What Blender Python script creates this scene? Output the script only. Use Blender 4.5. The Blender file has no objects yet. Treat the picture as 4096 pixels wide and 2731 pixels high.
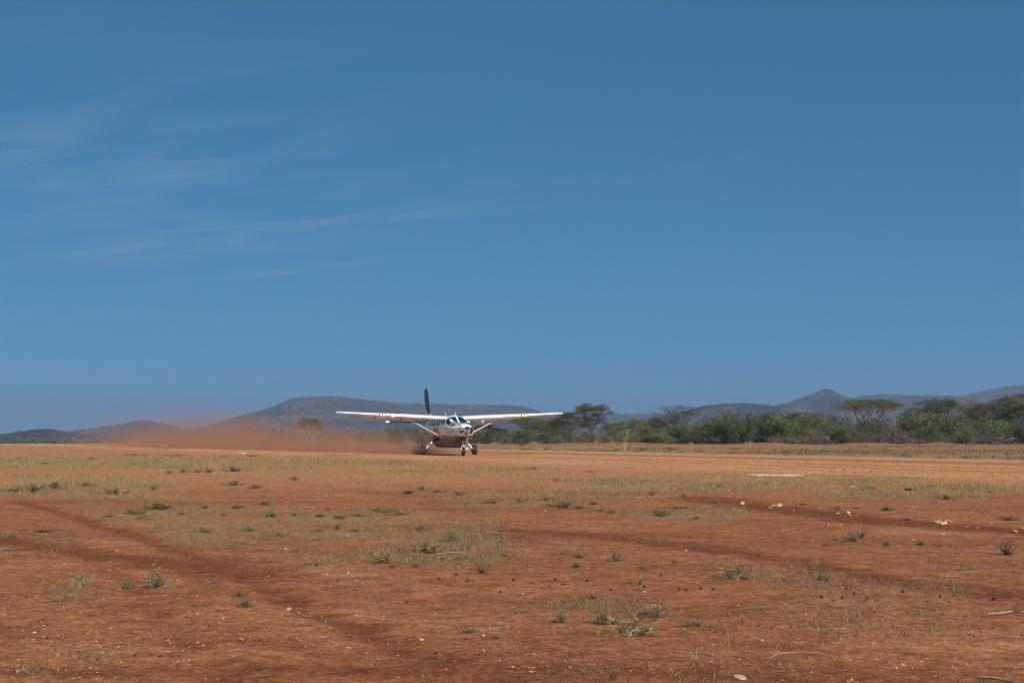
import bpy, math, random
import numpy as np
from mathutils import Vector

sc = bpy.context.scene
COL = sc.collection
rad = math.radians

# ------------------------------------------------------------------ camera
F, CX, CY, HOR, CAMH = 4096 * 50 / 36, 2048.0, 1365.5, 1738.0, 1.43
PITCH = math.atan((HOR - CY) / F)
cd = bpy.data.cameras.new('camera')
cam = bpy.data.objects.new('camera', cd)
COL.objects.link(cam)
cam.location = (0, 0, CAMH)
cam.rotation_euler = (math.pi / 2 + PITCH, 0, 0)
cd.sensor_width = 36
cd.lens = 50
cd.clip_start = 0.1
cd.clip_end = 30000
sc.camera = cam

# ------------------------------------------------------------------ sky
SUN_EL, SUN_AZ = rad(38), rad(150)          # azimuth from +Y towards +X
world = bpy.data.worlds.new('World')
sc.world = world
world.use_nodes = True
nt = world.node_tree
N, L = nt.nodes, nt.links
bg = N['Background']
sky = N.new('ShaderNodeTexSky')
sky.sky_type = 'NISHITA'
sky.sun_disc = False
sky.sun_elevation = SUN_EL
sky.sun_rotation = SUN_AZ
sky.altitude = 5000
sky.air_density = 1.0
sky.dust_density = 0.0
sky.ozone_density = 10.0
gm = N.new('ShaderNodeGamma')
gm.inputs[1].default_value = 0.53
L.new(sky.outputs[0], gm.inputs[0])
tint = N.new('ShaderNodeVectorMath')
tint.operation = 'MULTIPLY'
tint.inputs[1].default_value = (0.43, 1.14, 1.40)
L.new(gm.outputs[0], tint.inputs[0])


def mnode(nodes, links, op, a, b=None, c=None):
    m = nodes.new('ShaderNodeMath')
    m.operation = op
    for i, v in enumerate((a, b, c)):
        if v is None:
            continue
        if isinstance(v, (int, float)):
            m.inputs[i].default_value = v
        else:
            links.new(v, m.inputs[i])
    return m.outputs[0]


def wm(op, a, b=None, c=None):
    return mnode(N, L, op, a, b, c)


# thin cirrus on a cloud layer: plane coordinates x/z, y/z, rotated along the wind
tc = N.new('ShaderNodeTexCoord')
sx = N.new('ShaderNodeSeparateXYZ')
L.new(tc.outputs['Generated'], sx.inputs[0])
zc = wm('MAXIMUM', sx.outputs[2], 0.035)
pu = wm('DIVIDE', sx.outputs[0], zc)
pv = wm('DIVIDE', sx.outputs[1], zc)
cs = wm('ADD', wm('MULTIPLY', pu, 0.762), wm('MULTIPLY', pv, -0.647))
ct = wm('ADD', wm('MULTIPLY', pu, 0.647), wm('MULTIPLY', pv, 0.762))
cv = N.new('ShaderNodeCombineXYZ')
L.new(wm('MULTIPLY', cs, 0.62), cv.inputs[0])
L.new(wm('MULTIPLY', ct, 1.6), cv.inputs[1])
cn = N.new('ShaderNodeTexNoise')
cn.inputs['Scale'].default_value = 1.6
cn.inputs['Detail'].default_value = 9
cn.inputs['Roughness'].default_value = 0.62
cn.inputs['Distortion'].default_value = 0.7
L.new(cv.outputs[0], cn.inputs['Vector'])
cv2 = N.new('ShaderNodeCombineXYZ')
L.new(cs, cv2.inputs[0])
L.new(ct, cv2.inputs[1])
cn2 = N.new('ShaderNodeTexNoise')
cn2.inputs['Scale'].default_value = 0.22
cn2.inputs['Detail'].default_value = 2
L.new(cv2.outputs[0], cn2.inputs['Vector'])


def gauss(v, c, s):
    d = wm('DIVIDE', wm('SUBTRACT', v, c), s)
    return wm('EXPONENT', wm('MULTIPLY', wm('MULTIPLY', d, d), -1.0))


wisp = wm('MULTIPLY', wm('MAXIMUM', wm('SUBTRACT', cn.outputs[0], 0.43), 0.0), 4.0)
patch = wm('MAXIMUM', wm('MULTIPLY', wm('SUBTRACT', cn2.outputs[0], 0.42), 3.0), 0.0)
st1 = wm('MULTIPLY', gauss(ct, 4.58, 0.32), gauss(cs, -6.0, 1.7))
st2 = wm('MULTIPLY', gauss(ct, 5.75, 0.16), gauss(cs, -6.9, 1.3))
st3 = wm('MULTIPLY', gauss(ct, 3.0, 1.15), gauss(cs, -5.0, 1.5))
pm_ = wm('ADD', 0.3, wm('MULTIPLY', patch, 1.1))
st = wm('ADD', wm('MULTIPLY', st1, 1.35), wm('MULTIPLY', st2, 0.8))
st = wm('ADD', st, wm('MULTIPLY', wm('MULTIPLY', st3, 0.8), pm_))
cir = wm('MULTIPLY', wisp, wm('ADD', wm('MULTIPLY', patch, 0.2), st))
cir = wm('MINIMUM', wm('MULTIPLY', cir, 0.26), 0.30)
cmix = N.new('ShaderNodeMix')
cmix.data_type = 'RGBA'
L.new(cir, cmix.inputs['Factor'])
L.new(tint.outputs[0], cmix.inputs['A'])
cmix.inputs['B'].default_value = (2.9, 3.5, 4.2, 1)
L.new(cmix.outputs['Result'], bg.inputs['Color'])
bg.inputs['Strength'].default_value = 0.1

# ------------------------------------------------------------------ sun, exposure, render settings
sd = bpy.data.lights.new('sun', 'SUN')
sd.energy = 5.0
sd.angle = rad(0.55)
sd.color = (1.0, 0.95, 0.87)
sun = bpy.data.objects.new('sun', sd)
COL.objects.link(sun)
SUN = Vector((math.cos(SUN_EL) * math.sin(SUN_AZ), math.cos(SUN_EL) * math.cos(SUN_AZ), math.sin(SUN_EL)))
sun.rotation_euler = SUN.to_track_quat('Z', 'Y').to_euler()
vs = sc.view_settings
vs.view_transform = 'Standard'
vs.look = 'None'
vs.exposure = 0.24
vs.gamma = 1.0
vs.use_curve_mapping = False
sc.render.engine = 'CYCLES'
sc.cycles.use_denoising = True
sc.cycles.filter_width = 1.05
sc.cycles.max_bounces = 6
sc.cycles.diffuse_bounces = 3
sc.cycles.glossy_bounces = 3
sc.cycles.transparent_max_bounces = 8
sc.cycles.volume_bounces = 1
sc.cycles.volume_step_rate = 1.0
sc.cycles.volume_max_steps = 256

# ------------------------------------------------------------------ helpers: pixels to places
cp_, sp_ = math.cos(PITCH), math.sin(PITCH)


def ray(px, py):
    dx, dz = (px - CX) / F, -(py - CY) / F
    return dx, cp_ - dz * sp_, sp_ + dz * cp_


def gxy(px, py):
    """where the ray through a photo pixel meets level ground"""
    dx, y, z = ray(px, py)
    t = CAMH / max(1e-4, -z)
    return dx * t, y * t


def at(px, py, d):
    """the point on the ray at forward distance d"""
    dx, y, z = ray(px, py)
    return dx * d / y, d, CAMH + z / y * d


def topx(x, y, z=0.0):
    zz = z - CAMH
    yc = y * cp_ + zz * sp_
    zc_ = -y * sp_ + zz * cp_
    return CX + F * x / yc, CY - F * zc_ / yc


# ------------------------------------------------------------------ helpers: noise and terrain
def _h(ix, iy, s):
    n = (ix.astype(np.int64) * 374761393 + iy.astype(np.int64) * 668265263 + s * 1442695041) & 0x7fffffff
    n = ((n ^ (n >> 13)) * 1274126177) & 0x7fffffff
    return ((n ^ (n >> 16)) & 0xffff) / 65535.0


def vn(x, y, s=0):
    x = np.asarray(x, float)
    y = np.asarray(y, float)
    ix, iy = np.floor(x), np.floor(y)
    fx, fy = x - ix, y - iy
    fx = fx * fx * (3 - 2 * fx)
    fy = fy * fy * (3 - 2 * fy)
    a, b = _h(ix, iy, s), _h(ix + 1, iy, s)
    c, d = _h(ix, iy + 1, s), _h(ix + 1, iy + 1, s)
    return (a + (b - a) * fx) * (1 - fy) + (c + (d - c) * fx) * fy


def fbm(x, y, s=0, o=4):
    v, a, t = 0.0, 1.0, 0.0
    for i in range(o):
        v = v + a * vn(x * 2 ** i, y * 2 ** i, s + 17 * i)
        t += a
        a *= 0.5
    return v / t


def sstep(a, b, x):
    t = np.clip((x - a) / (b - a), 0, 1)
    return t * t * (3 - 2 * t)


RA = rad(28.5)                                   # airstrip direction
RE = (math.sin(RA), -math.cos(RA))
RN = (math.cos(RA), math.sin(RA))
RN0, RN1 = 35.0, 62.0                            # near and far edge of the gravel strip


def rn(x, y):
    return x * RN[0] + y * RN[1]


def re_(x, y):
    return x * RE[0] + y * RE[1]


def polydist(x, y, pts):
    best = np.full(np.shape(x), 1e9)
    g = [gxy(*p) for p in pts]
    for (x0, y0), (x1, y1) in zip(g[:-1], g[1:]):
        dx, dy = x1 - x0, y1 - y0
        t = np.clip(((x - x0) * dx + (y - y0) * dy) / (dx * dx + dy * dy), 0, 1)
        best = np.minimum(best, np.hypot(x - x0 - t * dx, y - y0 - t * dy))
    return best


TRACKS = [
    [(60, 2005), (250, 2060), (400, 2105), (650, 2180), (900, 2270), (1060, 2350), (1230, 2440), (1450, 2530),
     (1700, 2640), (1900, 2731), (2150, 2830)],
    [(-100, 2150), (250, 2190), (480, 2300), (600, 2440), (720, 2560), (830, 2690), (900, 2790)],
]
BANDS = [
    (0.85, 0.85, [(-300, 2140), (0, 2160), (350, 2220), (700, 2250), (1000, 2300)]),
    (0.8, 0.8, [(1380, 1915), (1600, 1940), (2000, 1955), (2500, 1975)]),
    (0.6, 0.8, [(1900, 2105), (2200, 2125), (2500, 2150), (2800, 2185), (3200, 2245), (3600, 2320), (4096, 2385), (4300, 2420)]),
    (0.9, 0.95, [(2790, 1985), (3100, 2030), (3500, 2080), (3900, 2105), (4300, 2130)]),
    (0.8, 0.7, [(-200, 1880), (300, 1890), (700, 1895), (1100, 1920), (1600, 1975), (2000, 1990)]),
    (0.3, 0.7, [(-200, 2690), (500, 2700), (1100, 2690), (1700, 2705), (2400, 2690), (3400, 2720)]),
    (0.5, 0.6, [(-200, 2010), (60, 2005), (250, 2010)]),
    (0.35, 0.5, [(900, 2560), (1200, 2600), (1500, 2690)]),
]
STRAW = [
    (250, 1945, 480, 45, 1.0), (650, 2040, 380, 60, 1.0), (1100, 2090, 520, 75, 1.0), (1000, 2160, 520, 60, .9),
    (1750, 2175, 360, 95, 1.0), (1600, 2080, 420, 60, .8), (2250, 2000, 500, 40, .5), (2750, 2050, 280, 55, .6),
    (2950, 1930, 850, 36, .9), (3750, 1965, 520, 42, .75), (350, 1848, 800, 32, 1.0), (1150, 1855, 600, 26, .7), (1900, 1890, 500, 20, .5),
    (2350, 2470, 380, 100, .16), (400, 2360, 330, 80, .2), (3000, 2270, 400, 60, .2), (3500, 2420, 500, 140, .12),
    (2300, 2230, 400, 60, .2), (3500, 2180, 500, 40, .2), (150, 2160, 200, 30, .3), (1400, 2260, 300, 50, .35),
]


def straw_mask(x, y):
    """how much dry grass grows at a place on the ground"""
    px, py = topx(x, np.maximum(y, 2.0))
    m = np.full(np.shape(x), 0.02)
    for cx, cy, rx, ry, w in STRAW:
        d = ((px - cx) / rx) ** 2 + ((py - cy) / ry) ** 2
        m = np.maximum(m, w * (1 - sstep(0.35, 1.3, d)))
    n = rn(x, y)
    m = np.maximum(m, 0.9 * sstep(RN1 - 1.5, RN1 + 3, n) * (1 - sstep(240, 300, y)))
    m = m * (1 - 0.93 * sstep(RN0 - 2, RN0 + 1, n) * (1 - sstep(RN1 - 2, RN1 + 1, n)))
    for tr in TRACKS:
        m = m * sstep(0.1, 0.5, polydist(x, y, tr))
    m = m * (0.12 + 1.6 * sstep(.35, .72, fbm(x / 1.5, y / 1.5, 5, 3)))
    return np.where(y < 2.5, 0, m)


def terr(x, y):
    x = np.asarray(x, float)
    y = np.asarray(y, float)
    n = rn(x, y)
    strip = sstep(RN0 - 3, RN0 + 2, n) * (1 - sstep(RN1 - 2, RN1 + 3, n))
    amp = 1 - 0.85 * strip
    z = amp * (0.09 * (fbm(x / 9, y / 9, 1, 3) - 0.5) + 0.03 * (fbm(x / 2.2, y / 2.2, 2, 3) - 0.5) + 0.016 * (fbm(x / .35, y / .35, 3, 2) - .5) * sstep(70, 30, y))
    z = z * sstep(1, 6, np.hypot(x, y))
    for tr in TRACKS:
        d = polydist(x, y, tr)
        z = z - 0.020 * np.exp(-(d / 0.14) ** 2) + 0.010 * np.exp(-((d - 0.28) / 0.10) ** 2)
    # graded bank of red soil before the scrub on the right
    bank = np.exp(-((y - 200 - 5 * (vn(x / 23, y * 0, 9) - .5)) / 2.6) ** 2) * sstep(-8, 6, x)
    z = z + bank * (0.05 + 0.36 * vn(x / 4.0, y / 9, 8) ** 2)
    # low windrow along the far side of the strip
    z = z + 0.05 * np.exp(-((n - RN1 - 1.2) / 1.0) ** 2) * vn(x / 2.5, y / 2.5, 12)
    # the plain falls away gently behind the crest
    z = z - np.clip(y - 222, 0, 900) * 0.0095
    return z


# ------------------------------------------------------------------ helpers: meshes, objects, materials
def new_mesh(name, verts, faces, smooth=False, cols=None):
    me = bpy.data.meshes.new(name)
    me.from_pydata([tuple(v) for v in verts], [], [tuple(f) for f in faces])
    if smooth:
        me.polygons.foreach_set('use_smooth', [True] * len(me.polygons))
    if cols is not None:
        a = me.color_attributes.new('Col', 'FLOAT_COLOR', 'POINT')
        c = np.ones((len(verts), 4), np.float32)
        c[:, :3] = np.asarray(cols, np.float32)[:, :3]
        a.data.foreach_set('color', c.ravel())
    me.update()
    return me


def fast_mesh(name, v, f, cols=None, smooth=False):
    """numpy verts (n,3) and equal-sized faces (m,k)"""
    me = bpy.data.meshes.new(name)
    v = np.ascontiguousarray(v, np.float32)
    f = np.ascontiguousarray(f, np.int32)
    m, k = f.shape
    me.vertices.add(len(v))
    me.vertices.foreach_set('co', v.ravel())
    me.loops.add(m * k)
    me.loops.foreach_set('vertex_index', f.ravel())
    me.polygons.add(m)
    me.polygons.foreach_set('loop_start', np.arange(0, m * k, k, dtype=np.int32))
    me.polygons.foreach_set('loop_total', np.full(m, k, np.int32))
    me.polygons.foreach_set('use_smooth', np.full(m, smooth, bool))
    if cols is not None:
        a = me.color_attributes.new('Col', 'FLOAT_COLOR', 'POINT')
        c = np.ones((len(v), 4), np.float32)
        c[:, :3] = cols[:, :3]
        a.data.foreach_set('color', c.ravel())
    me.update(calc_edges=True)
    me.validate()
    return me


def obj(name, me, mat=None, parent=None, loc=None):
    o = bpy.data.objects.new(name, me)
    COL.objects.link(o)
    if mat is not None and me is not None and not me.materials:
        me.materials.append(mat)
    if parent is not None:
        o.parent = parent
    if loc is not None:
        o.location = loc
    return o


def tag(o, label=None, cat=None, group=None, kind=None):
    if label:
        o['label'] = label
    if cat:
        o['category'] = cat
    if group:
        o['group'] = group
    if kind:
        o['kind'] = kind
    return o


class MB:
    def __init__(self):
        self.v, self.f, self.c = [], [], []

    def add(self, vs_, fs, col=None):
        b = len(self.v)
        self.v += [tuple(p) for p in vs_]
        self.f += [tuple(b + i for i in q) for q in fs]
        if col is not None:
            self.c += [col] * len(vs_)

    def box(self, cx, cy, cz, hx, hy, hz, bev=0.0):
        vs_, fs = [], []
        b = min(bev, hx, hy, hz)
        if b <= 0:
            for z in (-hz, hz):
                for y in (-hy, hy):
                    for x in (-hx, hx):
                        vs_.append((cx + x, cy + y, cz + z))
            fs = [(0, 2, 3, 1), (4, 5, 7, 6), (0, 1, 5, 4), (2, 6, 7, 3), (0, 4, 6, 2), (1, 3, 7, 5)]
            self.add(vs_, fs)
            return
        ring = []
        for sx_, sy_ in ((-1, -1), (1, -1), (1, 1), (-1, 1)):
            for k in range(3):
                a = {(-1, -1): 180, (1, -1): 270, (1, 1): 0, (-1, 1): 90}[(sx_, sy_)] + 45 * k
                ring.append((cx + sx_ * (hx - b) + b * math.cos(rad(a)), cy + sy_ * (hy - b) + b * math.sin(rad(a))))
        n = len(ring)
        lay = [(-hz, 1 - b / max(hx, hy)), (-hz + b, 1), (hz - b, 1), (hz, 1 - b / max(hx, hy))]
        for z, s in lay:
            vs_ += [(cx + (x - cx) * s, cy + (y - cy) * s, cz + z) for x, y in ring]
        for k in range(3):
            fs += [(k * n + i, k * n + (i + 1) % n, (k + 1) * n + (i + 1) % n, (k + 1) * n + i) for i in range(n)]
        fs += [tuple(range(n - 1, -1, -1)), tuple(range(3 * n, 4 * n))]
        self.add(vs_, fs)

    def tube(self, pts, radii, n=8, cap=True, col=None, squash=None):
        pts = [Vector(p) for p in pts]
        vs_, fs = [], []
        prev = None
        for i, p in enumerate(pts):
            d = (pts[min(i + 1, len(pts) - 1)] - pts[max(i - 1, 0)])
            if d.length < 1e-9:
                d = Vector((0, 0, 1))
            d.normalize()
            if prev is None:
                ref = Vector((0, 0, 1)) if abs(d.z) < .9 else Vector((0, 1, 0))
                a = d.cross(ref).normalized()
            else:
                a = (prev - d * prev.dot(d))
                a = a.normalized() if a.length > 1e-6 else d.orthogonal().normalized()
            prev = a
            b = d.cross(a)
            r = radii[i] if hasattr(radii, '__len__') else radii
            for k in range(n):
                t = 2 * math.pi * k / n
                q = a * math.cos(t) * r + b * math.sin(t) * r * (squash or 1.0)
                vs_.append(p + q)
        m = len(pts)
        for i in range(m - 1):
            for k in range(n):
                k2 = (k + 1) % n
                fs.append((i * n + k, i * n + k2, (i + 1) * n + k2, (i + 1) * n + k))
        if cap:
            fs.append(tuple(range(n - 1, -1, -1)))
            fs.append(tuple((m - 1) * n + k for k in range(n)))
        self.add(vs_, fs, col)

    def lathe(self, prof, origin, axis, n=24):
        """prof: list of (along, radius) about an axis"""
        ax = Vector(axis).normalized()
        a = ax.orthogonal().normalized()
        b = ax.cross(a)
        o = Vector(origin)
        vs_, fs = [], []
        for s, r in prof:
            for k in range(n):
                t = 2 * math.pi * k / n
                vs_.append(o + ax * s + (a * math.cos(t) + b * math.sin(t)) * max(r, 1e-4))
        for i in range(len(prof) - 1):
            for k in range(n):
                k2 = (k + 1) % n
                fs.append((i * n + k, i * n + k2, (i + 1) * n + k2, (i + 1) * n + k))
        self.add(vs_, fs)

    def build(self, name, mat, parent=None, smooth=False, loc=None):
        me = new_mesh(name, self.v, self.f, smooth, self.c if self.c and len(self.c) == len(self.v) else None)
        o = obj(name, me, mat, parent, loc)
        if smooth:
            try:
                me.set_sharp_from_angle(angle=rad(40))
            except Exception:
                pass
        return o


def mat_new(name):
    m = bpy.data.materials.new(name)
    m.use_nodes = True
    t = m.node_tree
    return m, t.nodes, t.links, t.nodes['Principled BSDF']


def M(name, col, rough=0.6, metal=0.0, var=0.12, scale=6.0, spec=0.5, coat=0.0, bump=0.0, emit=None):
    """a plain material with some cloudy variation"""
    m, n, l, p = mat_new(name)
    p.inputs['Roughness'].default_value = rough
    p.inputs['Metallic'].default_value = metal
    p.inputs['Specular IOR Level'].default_value = spec
    p.inputs['Coat Weight'].default_value = coat
    p.inputs['Coat Roughness'].default_value = 0.08
    if var > 0:
        tcn = n.new('ShaderNodeTexCoord')
        ns = n.new('ShaderNodeTexNoise')
        ns.inputs['Scale'].default_value = scale
        ns.inputs['Detail'].default_value = 5
        l.new(tcn.outputs['Object'], ns.inputs['Vector'])
        r = n.new('ShaderNodeMapRange')
        r.inputs[1].default_value = .3
        r.inputs[2].default_value = .7
        r.inputs[3].default_value = 1 - var
        r.inputs[4].default_value = 1 + var
        l.new(ns.outputs[0], r.inputs[0])
        v = n.new('ShaderNodeVectorMath')
        v.operation = 'SCALE'
        v.inputs[0].default_value = col
        l.new(r.outputs[0], v.inputs['Scale'])
        l.new(v.outputs[0], p.inputs['Base Color'])
        if bump:
            b = n.new('ShaderNodeBump')
            b.inputs['Strength'].default_value = bump
            b.inputs['Distance'].default_value = 0.02
            l.new(ns.outputs[0], b.inputs['Height'])
            l.new(b.outputs[0], p.inputs['Normal'])
    else:
        p.inputs['Base Color'].default_value = (*col, 1)
    if emit:
        p.inputs['Emission Color'].default_value = (*emit[0], 1)
        p.inputs['Emission Strength'].default_value = emit[1]
    return m


def M_vcol(name, rough=0.9, var=0.2, scale=30, translucent=0.0, objrand=0.0):
    """colour from the mesh's own colour attribute (kinds of blade, leaf or stone)"""
    m, n, l, p = mat_new(name)
    at_ = n.new('ShaderNodeAttribute')
    at_.attribute_name = 'Col'
    p.inputs['Roughness'].default_value = rough
    p.inputs['Specular IOR Level'].default_value = 0.15
    c = at_.outputs['Color']
    if objrand:
        oi = n.new('ShaderNodeObjectInfo')
        h = n.new('ShaderNodeHueSaturation')
        mr = n.new('ShaderNodeMapRange')
        mr.inputs[3].default_value = 1 - objrand
        mr.inputs[4].default_value = 1 + objrand
        l.new(oi.outputs['Random'], mr.inputs[0])
        l.new(mr.outputs[0], h.inputs['Value'])
        mr2 = n.new('ShaderNodeMapRange')
        mr2.inputs[3].default_value = 0.5 - objrand * .09
        mr2.inputs[4].default_value = 0.5 + objrand * .09
        mm = mnode(n, l, 'FRACT', mnode(n, l, 'MULTIPLY', oi.outputs['Random'], 7.31))
        l.new(mm, mr2.inputs[0])
        l.new(mr2.outputs[0], h.inputs['Hue'])
        l.new(c, h.inputs['Color'])
        c = h.outputs[0]
    l.new(c, p.inputs['Base Color'])
    if translucent:
        tr = n.new('ShaderNodeBsdfTranslucent')
        l.new(c, tr.inputs['Color'])
        mx = n.new('ShaderNodeMixShader')
        mx.inputs[0].default_value = translucent
        l.new(p.outputs[0], mx.inputs[1])
        l.new(tr.outputs[0], mx.inputs[2])
        l.new(mx.outputs[0], n['Material Output'].inputs['Surface'])
    return m


def mixc(n, l, fac, a, b):
    x = n.new('ShaderNodeMix')
    x.data_type = 'RGBA'
    for s, v in (('Factor', fac), ('A', a), ('B', b)):
        if isinstance(v, (int, float)):
            x.inputs[s].default_value = v
        elif isinstance(v, tuple):
            x.inputs[s].default_value = (*v, 1)
        else:
            l.new(v, x.inputs[s])
    return x.outputs['Result']


def noise(n, l, vec, scale, detail=4, rough=.55, dist=0.0):
    t = n.new('ShaderNodeTexNoise')
    t.inputs['Scale'].default_value = scale
    t.inputs['Detail'].default_value = detail
    t.inputs['Roughness'].default_value = rough
    t.inputs['Distortion'].default_value = dist
    l.new(vec, t.inputs['Vector'])
    return t.outputs[0]


def ramp01(n, l, v, a, b):
    r = n.new('ShaderNodeMapRange')
    r.interpolation_type = 'SMOOTHSTEP'
    r.inputs[1].default_value = a
    r.inputs[2].default_value = b
    l.new(v, r.inputs[0])
    return r.outputs[0]


def pebbles(n, l, vec, scale, size):
    """mask and random value of small flat stones lying in the soil"""
    vo = n.new('ShaderNodeTexVoronoi')
    vo.inputs['Scale'].default_value = scale
    l.new(vec, vo.inputs['Vector'])
    sep = n.new('ShaderNodeSeparateColor')
    l.new(vo.outputs['Color'], sep.inputs[0])
    lim = mnode(n, l, 'MULTIPLY', sep.outputs[0], size)
    lim = mnode(n, l, 'MULTIPLY', lim, sep.outputs[0])
    m = mnode(n, l, 'LESS_THAN', vo.outputs['Distance'], lim)
    return m, sep.outputs[1], sep.outputs[2]


# ------------------------------------------------------------------ ground
def soil_material():
    m, n, l, p = mat_new('red_soil')
    tcn = n.new('ShaderNodeTexCoord')
    P = tcn.outputs['Object']
    a = n.new('ShaderNodeAttribute')
    a.attribute_name = 'Col'
    s = n.new('ShaderNodeSeparateColor')
    l.new(a.outputs['Color'], s.inputs[0])
    dark, tan, straw = s.outputs[0], s.outputs[1], s.outputs[2]
    n1 = noise(n, l, P, 0.35, 5, .6)
    n2 = noise(n, l, P, 2.3, 6, .62)
    n3 = noise(n, l, P, 17, 6, .65)
    n4 = noise(n, l, P, 110, 4, .7)
    base = mixc(n, l, ramp01(n, l, n1, .35, .65), (.285, .103, .040), (.335, .138, .060))
    base = mixc(n, l, ramp01(n, l, n2, .42, .68), base, (.225, .077, .029))
    mpn = n.new('ShaderNodeMapping')
    mpn.inputs['Scale'].default_value = (.16, .42, 1)
    mpn.inputs['Rotation'].default_value = (0, 0, -.35)
    l.new(P, mpn.inputs[0])
    n0 = noise(n, l, mpn.outputs[0], 1.0, 6, .62, .6)
    base = mixc(n, l, mnode(n, l, 'MULTIPLY', ramp01(n, l, n0, .47, .68), .6), base, (.165, .054, .023))
    base = mixc(n, l, mnode(n, l, 'MULTIPLY', ramp01(n, l, n0, .46, .30), .7), base, (.370, .168, .074))
    dk = mnode(n, l, 'ADD', dark, mnode(n, l, 'MULTIPLY', mnode(n, l, 'SUBTRACT', n2, .5), .9))
    base = mixc(n, l, ramp01(n, l, dk, .25, 1.0), base, (.150, .043, .016))
    tn = mnode(n, l, 'ADD', tan, mnode(n, l, 'MULTIPLY', mnode(n, l, 'SUBTRACT', n2, .5), .8))
    base = mixc(n, l, ramp01(n, l, tn, .3, .8), base, (.415, .198, .084))
    sw = mnode(n, l, 'ADD', straw, mnode(n, l, 'MULTIPLY', mnode(n, l, 'SUBTRACT', n3, .5), 1.1))
    base = mixc(n, l, mnode(n, l, 'MULTIPLY', ramp01(n, l, sw, .35, 1.0), .55), base, (.310, .170, .070))
    v = n.new('ShaderNodeVectorMath')
    v.operation = 'SCALE'
    l.new(base, v.inputs[0])
    g = mnode(n, l, 'ADD', mnode(n, l, 'MULTIPLY', mnode(n, l, 'SUBTRACT', n3, .5), 1.3),
              mnode(n, l, 'MULTIPLY', mnode(n, l, 'SUBTRACT', n4, .5), 1.5))
    l.new(mnode(n, l, 'ADD', g, 1.0), v.inputs['Scale'])
    c = v.outputs[0]
    for scl, amp in ((9, .40), (27, .55)):
        vo = n.new('ShaderNodeTexVoronoi')
        vo.inputs['Scale'].default_value = scl
        l.new(P, vo.inputs['Vector'])
        sc3 = n.new('ShaderNodeSeparateColor')
        l.new(vo.outputs['Color'], sc3.inputs[0])
        vv = n.new('ShaderNodeVectorMath')
        vv.operation = 'SCALE'
        l.new(c, vv.inputs[0])
        l.new(mnode(n, l, 'ADD', 1 - amp / 2, mnode(n, l, 'MULTIPLY', sc3.outputs[0], amp)), vv.inputs['Scale'])
        c = vv.outputs[0]
    pm, r1, r2 = pebbles(n, l, P, 26, .26)
    pc = mixc(n, l, r1, (.34, .15, .06), (.44, .26, .14))
    c = mixc(n, l, mnode(n, l, 'MULTIPLY', pm, .8), c, pc)
    pm2, r3, r4 = pebbles(n, l, P, 70, .44)
    pc2 = mixc(n, l, r3, (.13, .04, .015), (.46, .27, .14))
    c = mixc(n, l, mnode(n, l, 'MULTIPLY', pm2, .7), c, pc2)
    l.new(c, p.inputs['Base Color'])
    p.inputs['Roughness'].default_value = .95
    p.inputs['Specular IOR Level'].default_value = .1
    h = mnode(n, l, 'ADD', mnode(n, l, 'MULTIPLY', n3, .02), mnode(n, l, 'MULTIPLY', n4, .006))
    h = mnode(n, l, 'ADD', h, mnode(n, l, 'MULTIPLY', n2, .05))
    h = mnode(n, l, 'ADD', h, mnode(n, l, 'MULTIPLY', mnode(n, l, 'MAXIMUM', pm, pm2), .004))
    b = n.new('ShaderNodeBump')
    b.inputs['Strength'].default_value = .8
    b.inputs['Distance'].default_value = 1.0
    l.new(h, b.inputs['Height'])
    l.new(b.outputs[0], p.inputs['Normal'])
    return m


def strip_material():
    m, n, l, p = mat_new('strip_gravel')
    tcn = n.new('ShaderNodeTexCoord')
    P = tcn.outputs['Object']
    a = n.new('ShaderNodeAttribute')
    a.attribute_name = 'Col'
    s = n.new('ShaderNodeSeparateColor')
    l.new(a.outputs['Color'], s.inputs[0])
    n1 = noise(n, l, P, .22, 5, .6)
    n2 = noise(n, l, P, 1.6, 6, .62)
    n3 = noise(n, l, P, 9, 6, .7)
    n4 = noise(n, l, P, 60, 4, .7)
    c = mixc(n, l, ramp01(n, l, n1, .35, .65), (.430, .202, .085), (.490, .252, .115))
    rd = mnode(n, l, 'ADD', s.outputs[0], mnode(n, l, 'MULTIPLY', mnode(n, l, 'SUBTRACT', n2, .5), 1.0))
    c = mixc(n, l, ramp01(n, l, rd, .3, .8), c, (.310, .116, .044))
    v = n.new('ShaderNodeVectorMath')
    v.operation = 'SCALE'
    l.new(c, v.inputs[0])
    g = mnode(n, l, 'ADD', mnode(n, l, 'MULTIPLY', mnode(n, l, 'SUBTRACT', n3, .5), 1.1),
              mnode(n, l, 'MULTIPLY', mnode(n, l, 'SUBTRACT', n4, .5), .8))
    l.new(mnode(n, l, 'ADD', g, 1.0), v.inputs['Scale'])
    c = v.outputs[0]
    pm, r1, r2 = pebbles(n, l, P, 15, .36)
    c = mixc(n, l, mnode(n, l, 'MULTIPLY', pm, .75), c, mixc(n, l, r1, (.18, .06, .025), (.50, .29, .15)))
    pm2, r3, r4 = pebbles(n, l, P, 26, .42)
    c = mixc(n, l, mnode(n, l, 'MULTIPLY', pm2, .7), c, mixc(n, l, r3, (.18, .06, .025), (.48, .27, .13)))
    l.new(c, p.inputs['Base Color'])
    p.inputs['Roughness'].default_value = .95
    p.inputs['Specular IOR Level'].default_value = .1
    h = mnode(n, l, 'ADD', mnode(n, l, 'MULTIPLY', n3, .05), mnode(n, l, 'MULTIPLY', n4, .012))
    h = mnode(n, l, 'ADD', h, mnode(n, l, 'MULTIPLY', mnode(n, l, 'MAXIMUM', pm, pm2), .012))
    b = n.new('ShaderNodeBump')
    b.inputs['Strength'].default_value = .5
    l.new(h, b.inputs['Height'])
    l.new(b.outputs[0], p.inputs['Normal'])
    return m


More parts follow.
